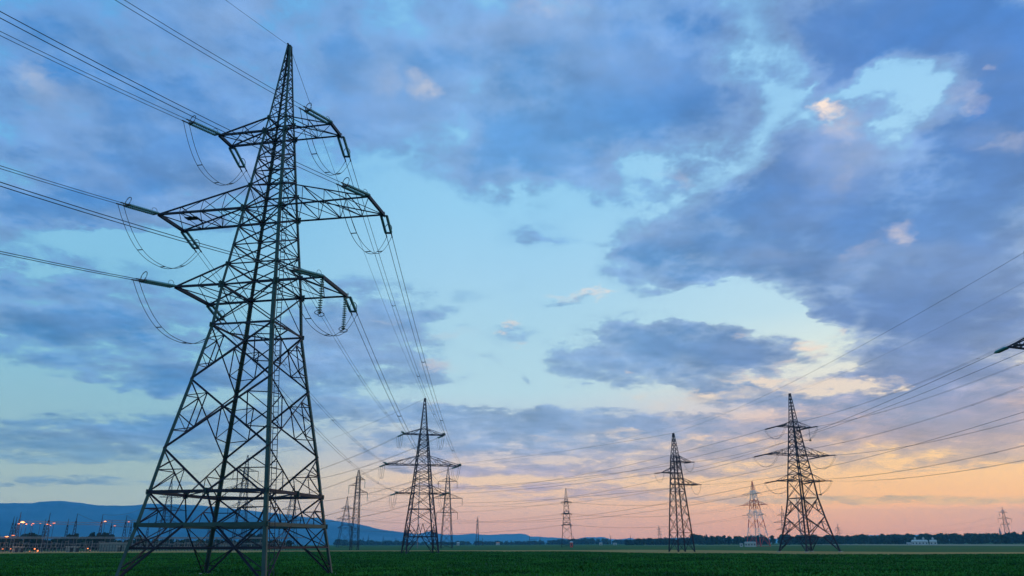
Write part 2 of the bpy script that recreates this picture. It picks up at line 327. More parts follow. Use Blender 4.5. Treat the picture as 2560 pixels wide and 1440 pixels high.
# edges of the straw strip and of the near field, read along the photo
NEAR_EDGE = [(-500, 1387), (0, 1383.5), (280, 1381.5), (600, 1380.5), (700, 1378.5), (1000, 1377.6), (1280, 1377.6), (1450, 1378), (1560, 1380.5), (1680, 1382), (1900, 1382), (2040, 1383.5), (2300, 1384.6), (2560, 1382.5), (3000, 1380)]
FAR_EDGE = [(-500, 1381), (0, 1378.2), (280, 1376.6), (600, 1375.6), (700, 1376.6), (1000, 1376.3), (1280, 1375.8), (1450, 1375.4), (1560, 1374.6), (1680, 1374.8), (1900, 1376.8), (2040, 1378.6), (2300, 1380.3), (2560, 1380.2), (3000, 1378.4)]
CROP_H = 0.34
near_line = [ground(x, y, CROP_H) for x, y in NEAR_EDGE]; far_line = [ground(x, y, 0.0) for x, y in FAR_EDGE]
near = [(p.x, p.y) for p in near_line]
sheet('near_field', [(-160, -60), (160, -60)] + near[::-1], 0.004, MT['soil'])
sheet('straw_strip', [(p.x, p.y) for p in near_line] + [(p.x, p.y) for p in far_line][::-1], 0.008, MT['straw'])
st1 = [ground(x, y) for x, y in [(2040, 1362.6), (2270, 1364), (2560, 1365), (2900, 1366)]]; st2 = [ground(x, y) for x, y in [(2900, 1361.5), (2560, 1361.0), (2270, 1360.2), (2040, 1360.6)]]
sheet('stubble_field', [(p.x, p.y) for p in st1 + st2], 0.03, MT['stubble'])
st1 = [ground(x, y) for x, y in [(1610, 1363.2), (1880, 1364), (2040, 1364)]]; st2 = [ground(x, y) for x, y in [(2040, 1362.8), (1880, 1363), (1610, 1362.6)]]
sheet('field_track', [(p.x, p.y) for p in st1 + st2], 0.02, MT['stubble'])
# hills
def hills(name, prof, d, depth):
    xs = np.array([p[0] for p in prof], float); ys = np.array([p[1] for p in prof], float)
    X_ = np.arange(xs[0], xs[-1] + 1, 6.0); Y_ = np.interp(X_, xs, ys)
    Y_ += np.convolve(rng.normal(0, .9, len(X_)), np.ones(3) / 3, 'same') * .55
    ridge = [at(x, y, d) for x, y in zip(X_, Y_)]
    rows = []; n = len(ridge)
    for k in (0.0, .25, .5, .75, 1.0, 1.5, 2.0):
        for i, p in enumerate(ridge):
            h = p.z * (math.sin(k * math.pi / 2)) if k <= 2 else 0
            h = h * (1 - .12 * abs(math.sin(i * .37 + k * 5)) * (k not in (0., 1., 2.)))
            s = 1 + (k - 1) * depth / d
            rows.append((p.x * s, p.y * s, max(-2, h if k not in (0., 2.) else -2)))
    f = np.array([(r * n + i, r * n + i + 1, (r + 1) * n + i + 1, (r + 1) * n + i) for r in range(6) for i in range(n - 1)])
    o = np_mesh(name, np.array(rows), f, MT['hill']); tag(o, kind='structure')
    for p in o.data.polygons: p.use_smooth = True
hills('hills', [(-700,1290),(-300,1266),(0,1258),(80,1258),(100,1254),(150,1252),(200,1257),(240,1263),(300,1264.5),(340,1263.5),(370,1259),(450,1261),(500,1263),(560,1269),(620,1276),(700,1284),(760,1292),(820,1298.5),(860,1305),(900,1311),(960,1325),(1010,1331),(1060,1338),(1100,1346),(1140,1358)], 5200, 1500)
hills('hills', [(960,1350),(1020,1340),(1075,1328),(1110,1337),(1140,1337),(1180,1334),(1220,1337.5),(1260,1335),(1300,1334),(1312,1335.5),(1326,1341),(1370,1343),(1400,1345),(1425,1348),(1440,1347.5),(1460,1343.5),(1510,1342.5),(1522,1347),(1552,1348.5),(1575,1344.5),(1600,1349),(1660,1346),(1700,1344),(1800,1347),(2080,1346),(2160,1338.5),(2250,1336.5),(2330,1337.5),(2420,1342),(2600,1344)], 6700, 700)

# ------------------------------------------------------------------ crops: leaf clumps of the near field
def crops():
    n = 210000
    u = rng.random(n)
    y = 22 + (235 - 22) * u ** 1.25
    x = (rng.random(n) * 2 - 1) * (y * .84 + 14)
    row = .42; x = np.round(x / row) * row + rng.normal(0, .11, n)
    nx = np.array([p[0] for p in near]); ny = np.array([p[1] for p in near]); az = np.arctan2(nx, ny); o = np.argsort(az)
    dist = np.interp(np.arctan2(x, y), az[o], np.hypot(nx, ny)[o])
    k = np.hypot(x, y) < dist - .3; x, y = x[k], y[k]; n = len(x)
    sc_ = (.8 + .5 * rng.random(n)) * (1 + np.clip((y - 60) / 160, 0, 1) * .9)
    patch = .85 + .25 * np.sin(x * .21 + 1.3 * np.sin(y * .06)) * np.sin(y * .11)
    K = 5; V = []; 
    th = rng.random((n, K)) * 2 * np.pi; tilt = .35 + .5 * rng.random((n, K)); ln = (.12 + .10 * rng.random((n, K))) * (sc_ * patch)[:, None]; wd = ln * (.30 + .2 * rng.random((n, K)))
    hz = np.minimum(.34, ln * np.cos(tilt) * 1.15 + .10); out = ln * np.sin(tilt)
    cx, sx_ = np.cos(th), np.sin(th)
    bx = x[:, None] + cx * .03; by = y[:, None] + sx_ * .03
    def P(a, b, c): return np.stack([bx + cx * a - sx_ * b, by + sx_ * a + cx * b, c], -1)
    v = np.stack([P(out * .35, -wd * .5, hz * .55), P(out * .35, wd * .5, hz * .55), P(out * 1.1, wd * .35, hz), P(out * 1.1, -wd * .35, hz * .96)], 2).reshape(-1, 3)
    q = np.arange(len(v)).reshape(-1, 4)
    o = np_mesh('crop_plants', v, q, MT['crop']); tag(o, 'low dark green leafy crop covering the near field', 'crop', kind='stuff')
crops()

# ------------------------------------------------------------------ pylons
ARM_WORDS = ['upper', 'middle', 'lower']
class Tower:
    def __init__(s, name, x, y, yaw, spec, label, word, group=None, cat='pylon'):
        s.x, s.y, s.yaw, s.spec, s.label, s.word, s.group, s.cat, s.name = x, y, yaw, spec, label, word, group, cat, name
        s.ends = {}; s.jump = True
    def local(s, p): c, n = math.cos(-s.yaw), math.sin(-s.yaw); d = Vector(p) - Vector((s.x, s.y, 0)); return Vector((d.x * c - d.y * n, d.x * n + d.y * c, d.z))
    def world(s, p): c, n = math.cos(s.yaw), math.sin(s.yaw); return Vector((s.x + p[0] * c - p[1] * n, s.y + p[0] * n + p[1] * c, p[2]))
    def w(s, z):
        zs = [a for a, b in s.spec['body']]; ws = [b for a, b in s.spec['body']]
        o = np.argsort(zs); return float(np.interp(z, np.array(zs)[o], np.array(ws)[o]))
    def corner(s, i, z): w = s.w(z); return Vector(((-w, w, -w, w)[i], (-w, -w, w, w)[i], z))   # L, F, B, R seen from the camera
    def tip(s, k, sx, sy):
        a = s.spec['arms'][k]; ln = a['L'] if sx < 0 else a['Rr']
        return s.world((sx * ln, sy * a['tw'], a['z']))
FACES = [(0, 1), (1, 3), (3, 2), (2, 0)]
def lerp(a, b, t): return a + (b - a) * t
def build_tower(T):
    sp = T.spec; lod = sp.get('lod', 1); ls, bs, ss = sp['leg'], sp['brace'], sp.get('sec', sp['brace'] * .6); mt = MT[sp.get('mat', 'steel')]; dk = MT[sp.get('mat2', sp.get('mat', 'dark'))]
    root = empty(T.name, (T.x, T.y, 0), T.yaw); tag(root, T.label, T.cat, T.group)
    C = T.corner
    def mem(b, p, q, w, up=None):
        if (Vector(p) - Vector(q)).length < .02: return
        (b.angle if lod == 0 else b.bar)(p, q, w, up=up) if lod == 0 else b.bar(p, q, w, w)
    H = sp['H']
    legz = sorted({0.0, *[z for z, _ in sp['body']]})
    for i in range(4):
        b = MB()
        for z0, z1 in zip(legz[:-1], legz[1:]):
            wl = ls * (1.0 if z0 < sp['arms'][-1]['z'] else .8 if z0 < sp['arms'][0]['z'] else .5)
            p, q = C(i, z0), C(i, z1); a = Vector((1 if i in (1, 3) else -1, 0, 0)); c = Vector((0, 1 if i > 1 else -1, 0))
            if lod == 0:   # heavy angle, open side inwards
                th = .03
                b.hexa(p - a * wl * .5, q - a * wl * .5, a * wl * .5, c * th); b.hexa(p - c * wl * .5, q - c * wl * .5, a * th, c * wl * .5)
            else: b.bar(p, q, wl)
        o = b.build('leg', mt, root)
    if lod == 0 or sp.get('feet'):
        b = MB()
        for i in range(4): b.box(C(i, .08), .7, .7, .24)
        b.build('concrete_footing', MT['concrete'], root)
    pk = MB(); br = MB(); belt = MB(); gus = MB(); lowbr = MB()
    def gusset(p, r):
        if lod == 0:
            f = (Vector((0, 0, 0)) - Vector((p.x, p.y, 0)))
            g_ = MB(); g_.box(p, r * 2, .05, r * 2.2); g_.box(p, .05, r * 2, r * 2.2); g_.build('gusset_plate', mt, root)
    for z0, z1, style in sp['panels']:          # from the top down: z0 above z1
        tgt = pk if z0 > sp['arms'][0].get('zt', 0) + .01 else (br if style in ('X', 'XH', 'Z') else lowbr)
        for (i, j) in FACES:
            a0, b0, a1, b1 = C(i, z0), C(j, z0), C(i, z1), C(j, z1)
            if style in ('X', 'XH'):
                k = bs * (.5 if tgt is pk else .68)
                mem(tgt, a0, b1, k); mem(tgt, b0, a1, k)
                if style == 'XH': mem(tgt, a1, b1, k * 1.15)
            elif style == 'Z': mem(tgt, a0, b1, bs * .6)
            elif style == 'XS':
                mem(tgt, a0, b1, bs); mem(tgt, b0, a1, bs)
                wa, wb = (a0 - b0).length, (a1 - b1).length; tx = wa / (wa + wb); cx = lerp(a0, b1, tx)
                for (p0, p1) in ((a0, a1), (b0, b1)):
                    d1, d2 = lerp(p0, cx, .5), lerp(p1, cx, .5)
                    q1, q2, q3 = lerp(p0, p1, .25), lerp(p0, p1, .5), lerp(p0, p1, .75)
                    for s_, e_ in ((q1, d1), (q2, d1), (q2, d2), (q3, d2), (d1, d2)): mem(tgt, s_, e_, ss)
            elif style == 'V':
                m1 = lerp(a1, b1, .5); mem(tgt, a0, m1, bs); mem(tgt, b0, m1, bs); gusset(m1, .16)
                for (p0, p1) in ((a0, a1), (b0, b1)):
                    d1, q1, q2 = lerp(p0, m1, .5), lerp(p0, p1, .5), lerp(p0, p1, .0)
                    for s_, e_ in ((q1, d1), (p1, d1), (lerp(p1, m1, .5), d1), (lerp(p0, p1, .5), lerp(p0, m1, .27))): mem(tgt, s_, e_, ss)
            elif style == 'VV':
                m0 = lerp(a0, b0, .5); e1, e2 = lerp(a1, b1, .38), lerp(a1, b1, .62)
                for s_, e_ in ((m0, e1), (m0, e2), (a0, e1), (b0, e2)): mem(tgt, s_, e_, bs * .85)
                for (p0, p1, e_) in ((a0, a1, e1), (b0, b1, e2)):
                    mm = lerp(p0, e_, .5); mem(tgt, lerp(p0, p1, .5), mm, ss); mem(tgt, p1, mm, ss * 1.2); mem(tgt, lerp(p1, e_, .6), mm, ss)
            elif style == 'FOOT':
                e1, e2 = lerp(a0, b0, .38), lerp(a0, b0, .62)
                mem(tgt, e1, a1, bs); mem(tgt, e2, b1, bs)
                for (p0, p1, e_) in ((a0, a1, e1), (b0, b1, e2)):
                    for tq in (.42, .78):
                        mem(tgt, lerp(p0, p1, tq), lerp(e_, p1, tq), ss * 1.1)
                    mem(tgt, p0, lerp(e_, p1, .42), ss * 1.2); mem(tgt, lerp(e_, p1, .42), lerp(p0, p1, .78), ss); mem(tgt, e_, lerp(p0, p1, .42), ss)
                if lod == 0: mem(tgt, lerp(a0, a1, .40), lerp(b0, b1, .40), ss * 1.1)
                if lod == 0: mem(tgt, lerp(e1, a1, .42), lerp(e2, b1, .42), ss * 1.1)
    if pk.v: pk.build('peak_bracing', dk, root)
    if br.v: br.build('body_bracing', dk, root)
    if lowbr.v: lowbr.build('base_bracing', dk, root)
    for z, wd in sp.get('belts', []):
        b = MB()
        for (i, j) in FACES: (b.bar(C(i, z), C(j, z), wd, wd * .8) if lod else b.bar(C(i, z), C(j, z), wd * .55, wd))
        ms = [lerp(C(i, z), C(j, z), .5) for i, j in FACES]
        for k in range(4): mem(b, ms[k], ms[(k + 1) % 4], bs * .7)
        b.build('belt', mt if wd > .2 else dk, root)
        for i in range(4): gusset(C(i, z), .13)
    b = MB(); b.box((0, 0, H - .25), .32, .32, .5); b.bar((0, -.35, H), (0, .35, H), .1); b.build('peak_cap', dk, root)
    # crossarms
    for k, a in enumerate(sp['arms']):
        zb, zt, tw = a['z'], a['zt'], a['tw']; wb, wt = T.w(zb), T.w(zt)
        b = MB(); cw = bs * (1.2 if lod == 0 else 1.0)
        for (i, j) in FACES: mem(b, C(i, zb), C(j, zb), cw); mem(b, C(i, zt), C(j, zt), cw * .8)
        if lod == 0: mem(b, C(0, zb), C(3, zb), bs * .6); mem(b, C(1, zb), C(2, zb), bs * .6)
        for s in (-1, 1):
            ln = a['L'] if s < 0 else a['Rr']
            if ln <= 0: continue
            n = max(2, int(round((ln - wb) / (1.45 if lod == 0 else 1.8))))
            ch = {}
            for e in (-1, 1):
                p0, p1, pt = Vector((s * wb, e * wb, zb)), Vector((s * ln, e * tw, zb)), Vector((s * wt, e * wt, zt))
                (mem(b, p0, p1, cw * 1.15)); mem(b, pt, p1, cw * .75)
                ch[e] = (p0, p1, pt)
                for q in range(1, n):       # side lattice between bottom and top chord
                    t0, t1 = q / n, (q - .5) / n
                    mem(b, lerp(p0, p1, t0), lerp(pt, p1, t0), ss * .8)
                    mem(b, lerp(p0, p1, t0), lerp(pt, p1, (q - 1) / n), ss)
            if tw > .3: b.bar(ch[-1][1], ch[1][1], cw * 1.5, cw * 2.0)
            for q in range(n):              # bottom lattice
                t0, t1 = q / n, (q + 1) / n
                A, B_ = (ch[-1], ch[1]) if q % 2 else (ch[1], ch[-1])
                mem(b, lerp(A[0], A[1], t0), lerp(B_[0], B_[1], t1), ss)
                if lod == 0:
                    mem(b, lerp(B_[0], B_[1], t0), lerp(A[0], A[1], t1), ss); mem(b, lerp(A[0], A[1], t0), lerp(B_[0], B_[1], t0), ss * .8)
                    if q < n - 1: mem(b, lerp(A[2], A[1], t1), lerp(B_[2], B_[1], t1), ss)
            for e in (-1, 1): gusset(ch[e][0], .2); gusset(ch[e][2], .13)
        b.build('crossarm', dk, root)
    if sp.get('ladder'):
        b = MB(); a = Vector((.19, .06, 0)); zt = sp['ladder']; zs_ = sorted(z for z in legz if z <= zt)
        for z0, z1 in zip(zs_[:-1], zs_[1:]):
            pass
        for o_ in (0, .28): b.tube([C(1, z_) + a + Vector((o_, o_ * .2, 0)) for z_ in zs_], .024, 4)
        z = .6
        while z < zt: b.bar(C(1, z) + a, C(1, z) + a + Vector((.28, .056, 0)), .035); z += .33
        b.build('ladder', dk, root)
        pl = MB(); pl.box((-5.9, -.35, sp['arms'][1]['z'] + .04), .95, .5, .05); pl.build('number_plate', MT['plate'], root)
        st = MB(); z = 1.0
        while z < 30: p = C(2, z); st.bar(p, p + Vector((-.22, .06, 0)), .03); z += .45
        st.build('climbing_pegs', dk, root)
    T.root = root
    return root

HEAD = [(38.22, .13), (31.63, .67), (30.44, .80), (25.91, 1.21), (24.09, 1.38), (19.83, 1.79), (18.34, 1.94)]
def head_panels(dz, fine=True):
    P = []
    zs = list(np.linspace(38.0, 31.63, 9 if fine else 6)); P += [(a + dz, b + dz, 'X') for a, b in zip(zs[:-1], zs[1:])]
    P += [(31.63 + dz, 30.44 + dz, 'X')]
    zs = list(np.linspace(30.44, 25.91, 5 if fine else 4)); P += [(a + dz, b + dz, 'XH') for a, b in zip(zs[:-1], zs[1:])]
    P += [(25.91 + dz, 24.09 + dz, 'X')]
    zs = list(np.linspace(24.09, 19.83, 4)); P += [(a + dz, b + dz, 'XH') for a, b in zip(zs[:-1], zs[1:])]
    P += [(19.83 + dz, 18.34 + dz, 'X')]
    return P
def head_arms(dz, l=(4.35, 7.79, 5.23), tw=(.83, 1.48, 2.02)):
    return [dict(z=z + dz, zt=zt + dz, L=a, Rr=a, tw=w) for z, zt, a, w in zip((30.44, 24.09, 18.34), (31.63, 25.91, 19.83), l, tw)]
TW = {}
spec1 = dict(H=38.22, lod=0, leg=.19, brace=.092, sec=.046, ladder=30, feet=1, mat='steel', mat2='dark',
  body=HEAD + [(15.52, 2.14), (11.86, 2.70), (7.53, 3.40), (4.95, 3.76), (3.1, 4.04), (1.91, 4.25), (0.0, 4.56)],
  panels=head_panels(0) + [(18.34, 15.52, 'X'), (15.52, 11.86, 'XS'), (11.86, 7.53, 'XS'), (7.53, 4.95, 'V'), (4.95, 3.1, 'VV'), (3.1, 0.0, 'FOOT')],
  belts=[(15.52, .13), (4.95, .19), (3.1, .21)], arms=head_arms(0))
TW['near'] = Tower('lattice_pylon', -17.0, 48.3, R(-10.25), spec1, 'huge dark lattice pylon in the left foreground with three crossarms and green insulators', 'the foreground pylon', 'tension pylons')
d2 = -6.4
spec2 = dict(H=31.75, lod=1, leg=.25, brace=.13, sec=.075, feet=1, mat='dark', mat2='dark',
  body=[(z + d2, w) for z, w in HEAD] + [(8.8, 2.3), (3.4, 2.95), (0, 3.3)],
  panels=head_panels(d2) + [(18.34 + d2, 8.8, 'X'), (8.8, 5.9, 'X'), (5.9, 3.4, 'VV'), (3.4, 0, 'FOOT')], belts=[(8.8, .14), (3.4, .22)], arms=head_arms(d2))
TW['mid'] = Tower('lattice_pylon', -18.9, 160.6, R(16), spec2, 'dark three-armed lattice pylon where the foreground pylon\'s cables come down', 'the middle pylon', 'tension pylons')
d3 = -3.2
spec3 = dict(H=35.0, lod=1, leg=.25, brace=.13, sec=.075, feet=1, mat='dark', mat2='dark',
  body=[(z + d3, w) for z, w in HEAD] + [(11.4, 2.25), (7.4, 2.9), (3.1, 3.75), (0, 4.5)],
  panels=head_panels(d3) + [(18.34 + d3, 11.4, 'X'), (11.4, 7.4, 'XS'), (7.4, 3.1, 'XS'), (3.1, 0, 'FOOT')], belts=[(11.4, .16), (3.1, .22)], arms=head_arms(d3))
TW['right'] = Tower('lattice_pylon', 64.9, 173.7, R(20), spec3, 'dark three-armed lattice pylon on the right, straddling the straw strip, legs spread wide', 'the right pylon', 'tension pylons')
def plain(H, w0, wtop, arms, n=9, leg=.2, brace=.1, mt='far', sec=.08, kink=None):
    leg *= 1.2; brace *= 1.25
    """a simpler tower: straight taper, X panels"""
    zt = arms[0]['zt']
    body = [(H, .14), (zt, wtop), (0, w0)]
    if kink: body.insert(2, kink)
    zs = [zt]; z = zt
    f = lambda q: float(np.interp(q, [b[0] for b in body[::-1]], [b[1] for b in body[::-1]]))
    while z > 1.5: z = max(0, z - 1.9 * f(z) - .35); zs.append(z)
    zs[-1] = 0
    P = [(a, b, 'X') for a, b in zip(np.linspace(H - .2, zt, 6)[:-1], np.linspace(H - .2, zt, 6)[1:])]
    P += [(a, b, 'XH' if k % 3 == 0 else 'X') for k, (a, b) in enumerate(zip(zs[:-1], zs[1:]))]
    return dict(H=H, lod=1, leg=leg, brace=brace, sec=sec, body=body, panels=P, arms=arms, mat=mt, mat2=mt)
def arms3(zs, zt, Ls, tw=.15, rs=None):
    rs = rs or Ls
    return [dict(z=z, zt=t_, L=a, Rr=c, tw=tw) for z, t_, a, c in zip(zs, zt, Ls, rs)]
PY = 'lattice_pylon'
TW['rail'] = Tower(PY, 40.2, 188.8, R(18), plain(28, 2.2, .75, [dict(z=21, zt=22.4, L=0, Rr=4.5, tw=.3), dict(z=18.3, zt=19.7, L=4.0, Rr=0, tw=.3), dict(z=15.6, zt=17, L=0, Rr=5.9, tw=.3)], leg=.19, brace=.115, mt='dark'), 'slim dark pylon with single arms on alternating sides, standing in the straw strip', 'the slim right pylon', 'single circuit pylons')
TW['edge'] = Tower(PY, 48.66, 65.7, R(8), plain(28, 2.2, .75, [dict(z=21, zt=22.4, L=0, Rr=4.5, tw=.3), dict(z=18.6, zt=20, L=4.0, Rr=0, tw=.3), dict(z=15.6, zt=17, L=0, Rr=5.9, tw=.3)], leg=.19, brace=.115, mt='dark'), 'pylon cut off by the right edge of the photo, one arm tip reaching in', 'the cut-off pylon', 'single circuit pylons')
TW['slimleft'] = Tower(PY, -56.9, 283.4, R(24), plain(28, 1.35, .62, [dict(z=24.5, zt=25.6, L=0, Rr=2.5, tw=.15), dict(z=22.4, zt=23.5, L=3.3, Rr=0, tw=.15), dict(z=20.0, zt=21.1, L=0, Rr=3.7, tw=.15)], leg=.17, brace=.09), 'slim grey pylon with hanging insulators on alternating short arms, left of the middle pylon', 'the slim left pylon', 'single circuit pylons')
TW['behind'] = Tower(PY, -32, 379.4, R(12), plain(38, 2.75, .75, arms3((31.1, 23.1, 16.5), (32.7, 25.2, 18.7), (4.65, 7.3, 5.1)), leg=.2, brace=.11), 'grey pylon half hidden behind the middle pylon\'s right arms, insulators hanging', 'the suspension pylon', 'suspension pylons')
TW['inside'] = Tower(PY, -112.5, 323.5, R(30), plain(38, 2.6, .75, arms3((31.4, 24.3, 16.6), (32.6, 26.4, 18.7), (5.1, 7.3, 5.6)), leg=.2, brace=.1), 'grey pylon with hanging insulators seen through the foreground pylon\'s middle', 'the lattice-framed pylon', 'suspension pylons')
TW['leftin'] = Tower(PY, -174, 392.5, R(32), plain(34, 3.4, .9, arms3((24.9, 18.5, 12.0), (26.4, 20.5, 13.9), (4.6, 8.4, 6.6), .6), leg=.2, brace=.11), 'wide-armed grey pylon seen through the foreground pylon\'s left bay, by the substation', 'the substation pylon', 'tension pylons')
TW['rightin'] = Tower(PY, -124.7, 439.3, R(30), plain(34, 4.0, .8, arms3((26.8, 20.7, 14.8), (28.4, 22.4, 16.5), (3.7, 5.4, 6.0), .5), leg=.2, brace=.11), 'grey pylon seen between the front leg and right leg of the foreground pylon', 'the pylon behind the front leg', 'tension pylons')
TW['leftpair'] = Tower(PY, -116.6, 546.5, R(22), plain(34, 4.9, .9, arms3((25.9, 18.9, 12.8), (27.5, 20.8, 14.4), (4.0, 6.4, 5.4), .7), leg=.2, brace=.12), 'spread-legged grey pylon touching the left side of the slim left pylon', 'the spread-legged pylon', 'tension pylons')
TW['endon'] = Tower(PY, 30.5, 444.7, R(86), plain(32, 3.2, .9, arms3((24.5, 18.1, 12.0), (25.8, 19.4, 13.3), (4.2, 7.2, 5.0), .9), leg=.24, brace=.14, mt='dark'), 'dark pylon seen end-on between the middle pylon and the slim right pylon', 'the end-on pylon', 'tension pylons')
TW['banded'] = Tower(PY, 139.7, 449.8, R(-52), plain(36, 4.6, .9, arms3((29, 22.7, 17.2), (30.6, 25, 18.5), (4.5, 7.8, 6.0), .7), leg=.24, brace=.13, mt='banded'), 'red and white banded pylon left of the right pylon', 'the red and white pylon', 'tension pylons')
TW['farright'] = Tower(PY, 248.3, 719, R(-22), plain(34, 3.0, .9, arms3((25.9, 19.5, 13.2), (27.6, 21.3, 15), (5.0, 9.0, 6.8), .6), leg=.26, brace=.16), 'faint pylon close to the left leg of the right pylon, above the woods', 'the faint pylon', 'far pylons')
TW['horizonmast'] = Tower(PY, -38.7, 855.8, R(88), plain(30, 1.7, .6, arms3((25.8, 21.6, 18), (27, 22.8, 19), (3, 4, 3)), leg=.26, brace=.16), 'slender distant pylon standing alone right of the middle pylon, arms unseen', 'the slender distant pylon', 'far pylons')
TW['tiny_a'] = Tower(PY, 275.6, 1482, R(-10), plain(34, 3, .8, arms3((26.8, 21.8, 16.8), (28.5, 23.4, 18.4), (3.9, 4.6, 4.6)), leg=.4, brace=.25), 'tiny far pylon on the skyline just left of the slim right pylon', 'the tiny skyline pylon', 'far pylons')
TW['tiny_b'] = Tower(PY, 583.7, 1411, R(-22), plain(34, 3, .8, arms3((26.5, 22.3, 17), (28, 24, 18.6), (4.2, 5.6, 4.4)), leg=.4, brace=.25), 'tiny far pylon rising over the woods just right of the right pylon', 'the tiny pylon', 'far pylons')
TW['woods'] = Tower(PY, 538.9, 858.2, R(-30), plain(38, 3, .8, arms3((32.5, 25.8, 19.9), (34, 27.6, 21.8), (3.9, 6.2, 4.6)), leg=.3, brace=.18), 'faint three-armed pylon behind the trees near the right edge', 'the woods pylon', 'far pylons')
for t_ in ('inside', 'behind', 'slimleft', 'woods', 'tiny_a', 'tiny_b', 'horizonmast'): TW[t_].susp = True
for t_ in TW.values(): t_.susp = getattr(t_, 'susp', False)

# ------------------------------------------------------------------ spans: insulators, cables, jumpers
def sagpts(A, B, sag, n=28):
    return [Vector((lerp(A.x, B.x, t), lerp(A.y, B.y, t), lerp(A.z, B.z, t) - 4 * sag * t * (1 - t))) for t in np.linspace(0, 1, n)]
INS = {'near': 3.1, 'mid': 2.9, 'right': 3.6, 'edge': 1.9, 'rail': 1.9, 'banded': 2.2, 'endon': 2.4, 'farright': 2, 'leftpair': 2.2, 'leftin': 2.2, 'rightin': 2.2}
HANG = {'behind': 3.2, 'inside': 3.6, 'slimleft': 2.9, 'woods': 4, 'tiny_a': 3, 'tiny_b': 3, 'horizonmast': 3}
def attach(T, key, k, sx, sy, toward, slope):
    """returns the cable's start; remembers the insulator"""
    if T.susp:
        p = T.tip(k, sx, 0); q = p - Vector((0, 0, HANG[key])); T.ends.setdefault((k, sx), []).append(('hang', p, q)); return q
    p = T.tip(k, sx, sy); d = (toward - p); d.z = 0; d.normalize(); d = (d + Vector((0, 0, slope))).normalized()
    q = p + d * INS[key]; T.ends.setdefault((k, sx), []).append(('tens', p, q)); return q
def cable(name, lines, r, label, group, spacers=0, cat='power line'):
    if len(lines) == 1:
        b = MB(); b.tube(lines[0], r, 4); o = b.build(name, MT['wire']); tag(o, label, cat, group); return o
    o = empty(name, lines[0][0]); tag(o, label, cat, group); z = lines[0][0]
    for ln in lines: b = MB(); b.tube([p - z for p in ln], r, 4); b.build('conductor', MT['wire'], o)
    n = len(lines[0])
    for q in range(1, spacers + 1):
        s = MB(); i = int(n * q / (spacers + 1)); p, p2 = lines[0][i] - z, lines[1][i] - z; mid_ = (p + p2) / 2 - Vector((0, 0, .1))
        s.tube([p, lerp(p, mid_, .2), mid_, lerp(p2, mid_, .2), p2], [r * 2.6, r * 1.6, r * 1.6, r * 1.6, r * 2.6], 4); s.build('spacer', MT['fit'], o)
    return o
def span(ka, kb, phases, sag, twin=.4, r=.02, earth=True, sya=1, syb=-1, group='', spacers=3, esag=None, end=None):
    A = TW[ka]; B = TW[kb] if kb else None
    where = B.word if B else end[0]
    for (k, sx) in phases:
        pa = A.tip(k, sx, 0 if A.susp else sya)
        if B: pb = B.tip(k, sx, 0 if B.susp else syb)
        else: pb = end[1](k, sx)
        ln = (pb - pa).length; sl = (pb.z - pa.z) / ln
        qa = attach(A, ka, k, sx, sya, pb, sl - 4 * sag / ln)
        qb = attach(B, kb, k, sx, syb, pa, -sl - 4 * sag / ln) if B else pb
        d = (qb - qa); off = Vector((-d.y, d.x, 0)).normalized() * (twin / 2)
        base = sagpts(qa, qb, sag, 40 if (qa - Vector((0, 0, 2))).length < 120 else 26)
        lines = [[p + off for p in base], [p - off for p in base]] if twin else [base]
        side = 'left' if sx < 0 else 'right'
        cable('power_line', lines, r, f"{'twin cable' if twin else 'cable'} from the {ARM_WORDS[k]} {side} arm of {A.word} to {where}", group, spacers if twin else 0)
    if earth:
        pa = Vector((A.x, A.y, A.spec['H'])); pb = Vector((B.x, B.y, B.spec['H'])) if B else end[1]('e', 0)
        cable('earth_wire', [sagpts(pa, pb, esag or sag * .8, 40)], r * .8, f"thin earth wire from the peak of {A.word} to {where}", 'earth wires', cat='earth wire')
ALL = [(k, s) for k in range(3) for s in (-1, 1)]
def t0_end(k, s):
    e = Vector((-61.5, -53.1, 0)); yw = .003
    if k == 'e': return e + Vector((0, 0, 38.2 + 3))
    ln = (4.35, 7.79, 5.23)[k] * s; return e + Vector((ln * math.cos(yw), ln * math.sin(yw), (30.44, 24.09, 18.34)[k] + 3))
def tr_end(k, s):      # the line runs on beyond the frame along the same curve
    e = Vector((64.27, 80.885, 0)); yw = .518; f = 1.55
    if k == 'e': b = e + Vector((0, 0, 35 - 1.97)); a = Vector((64.9, 173.7, 35))
    else:
        ln = (4.35, 7.79, 5.23)[k] * s; b = e + Vector((ln * math.cos(yw), ln * math.sin(yw), (30.44, 24.09, 18.34)[k] - 3.2 - 1.97)); a = TW['right'].tip(k, s, -1)
    s0 = 1.47 * (.8 if k == 'e' else 1.0)
    return Vector((lerp(a.x, b.x, f), lerp(a.y, b.y, f), lerp(a.z, b.z, f) - 4 * s0 * f * (1 - f)))
span('near', None, ALL, 5.0, .4, .021, group='cables leaving over the left edge', sya=-1, end=('the picture edge', t0_end), esag=4.0)
span('near', 'mid', ALL, 2.0, .4, .022, group='cables from the foreground pylon to the middle pylon', spacers=3)
span('mid', 'inside', ALL, 4.0, .4, .026, group='cables from the middle pylon to the left', spacers=3)
span('inside', 'leftin', ALL, 1.6, 0, .04, group='cables beyond the foreground lattice')
span('right', None, ALL, 1.47 * 1.55 ** 2,   .4, .0155, group='cables leaving over the right edge', sya=-1, end=('the picture edge', tr_end), esag=1.47 * .8 * 1.55 ** 2)
span('right', 'behind', ALL, 4.2, .4, .018, group='cables crossing the sunset sky', spacers=3)
span('behind', 'leftpair', ALL, 4.0, 0, .036, group='cables behind the middle pylon')
RAILPH = [(0, 1), (1, -1), (2, 1)]
span('rail', 'edge', RAILPH, 2.0, 0, .022, group='single cables to the right edge', sya=-1, syb=1)
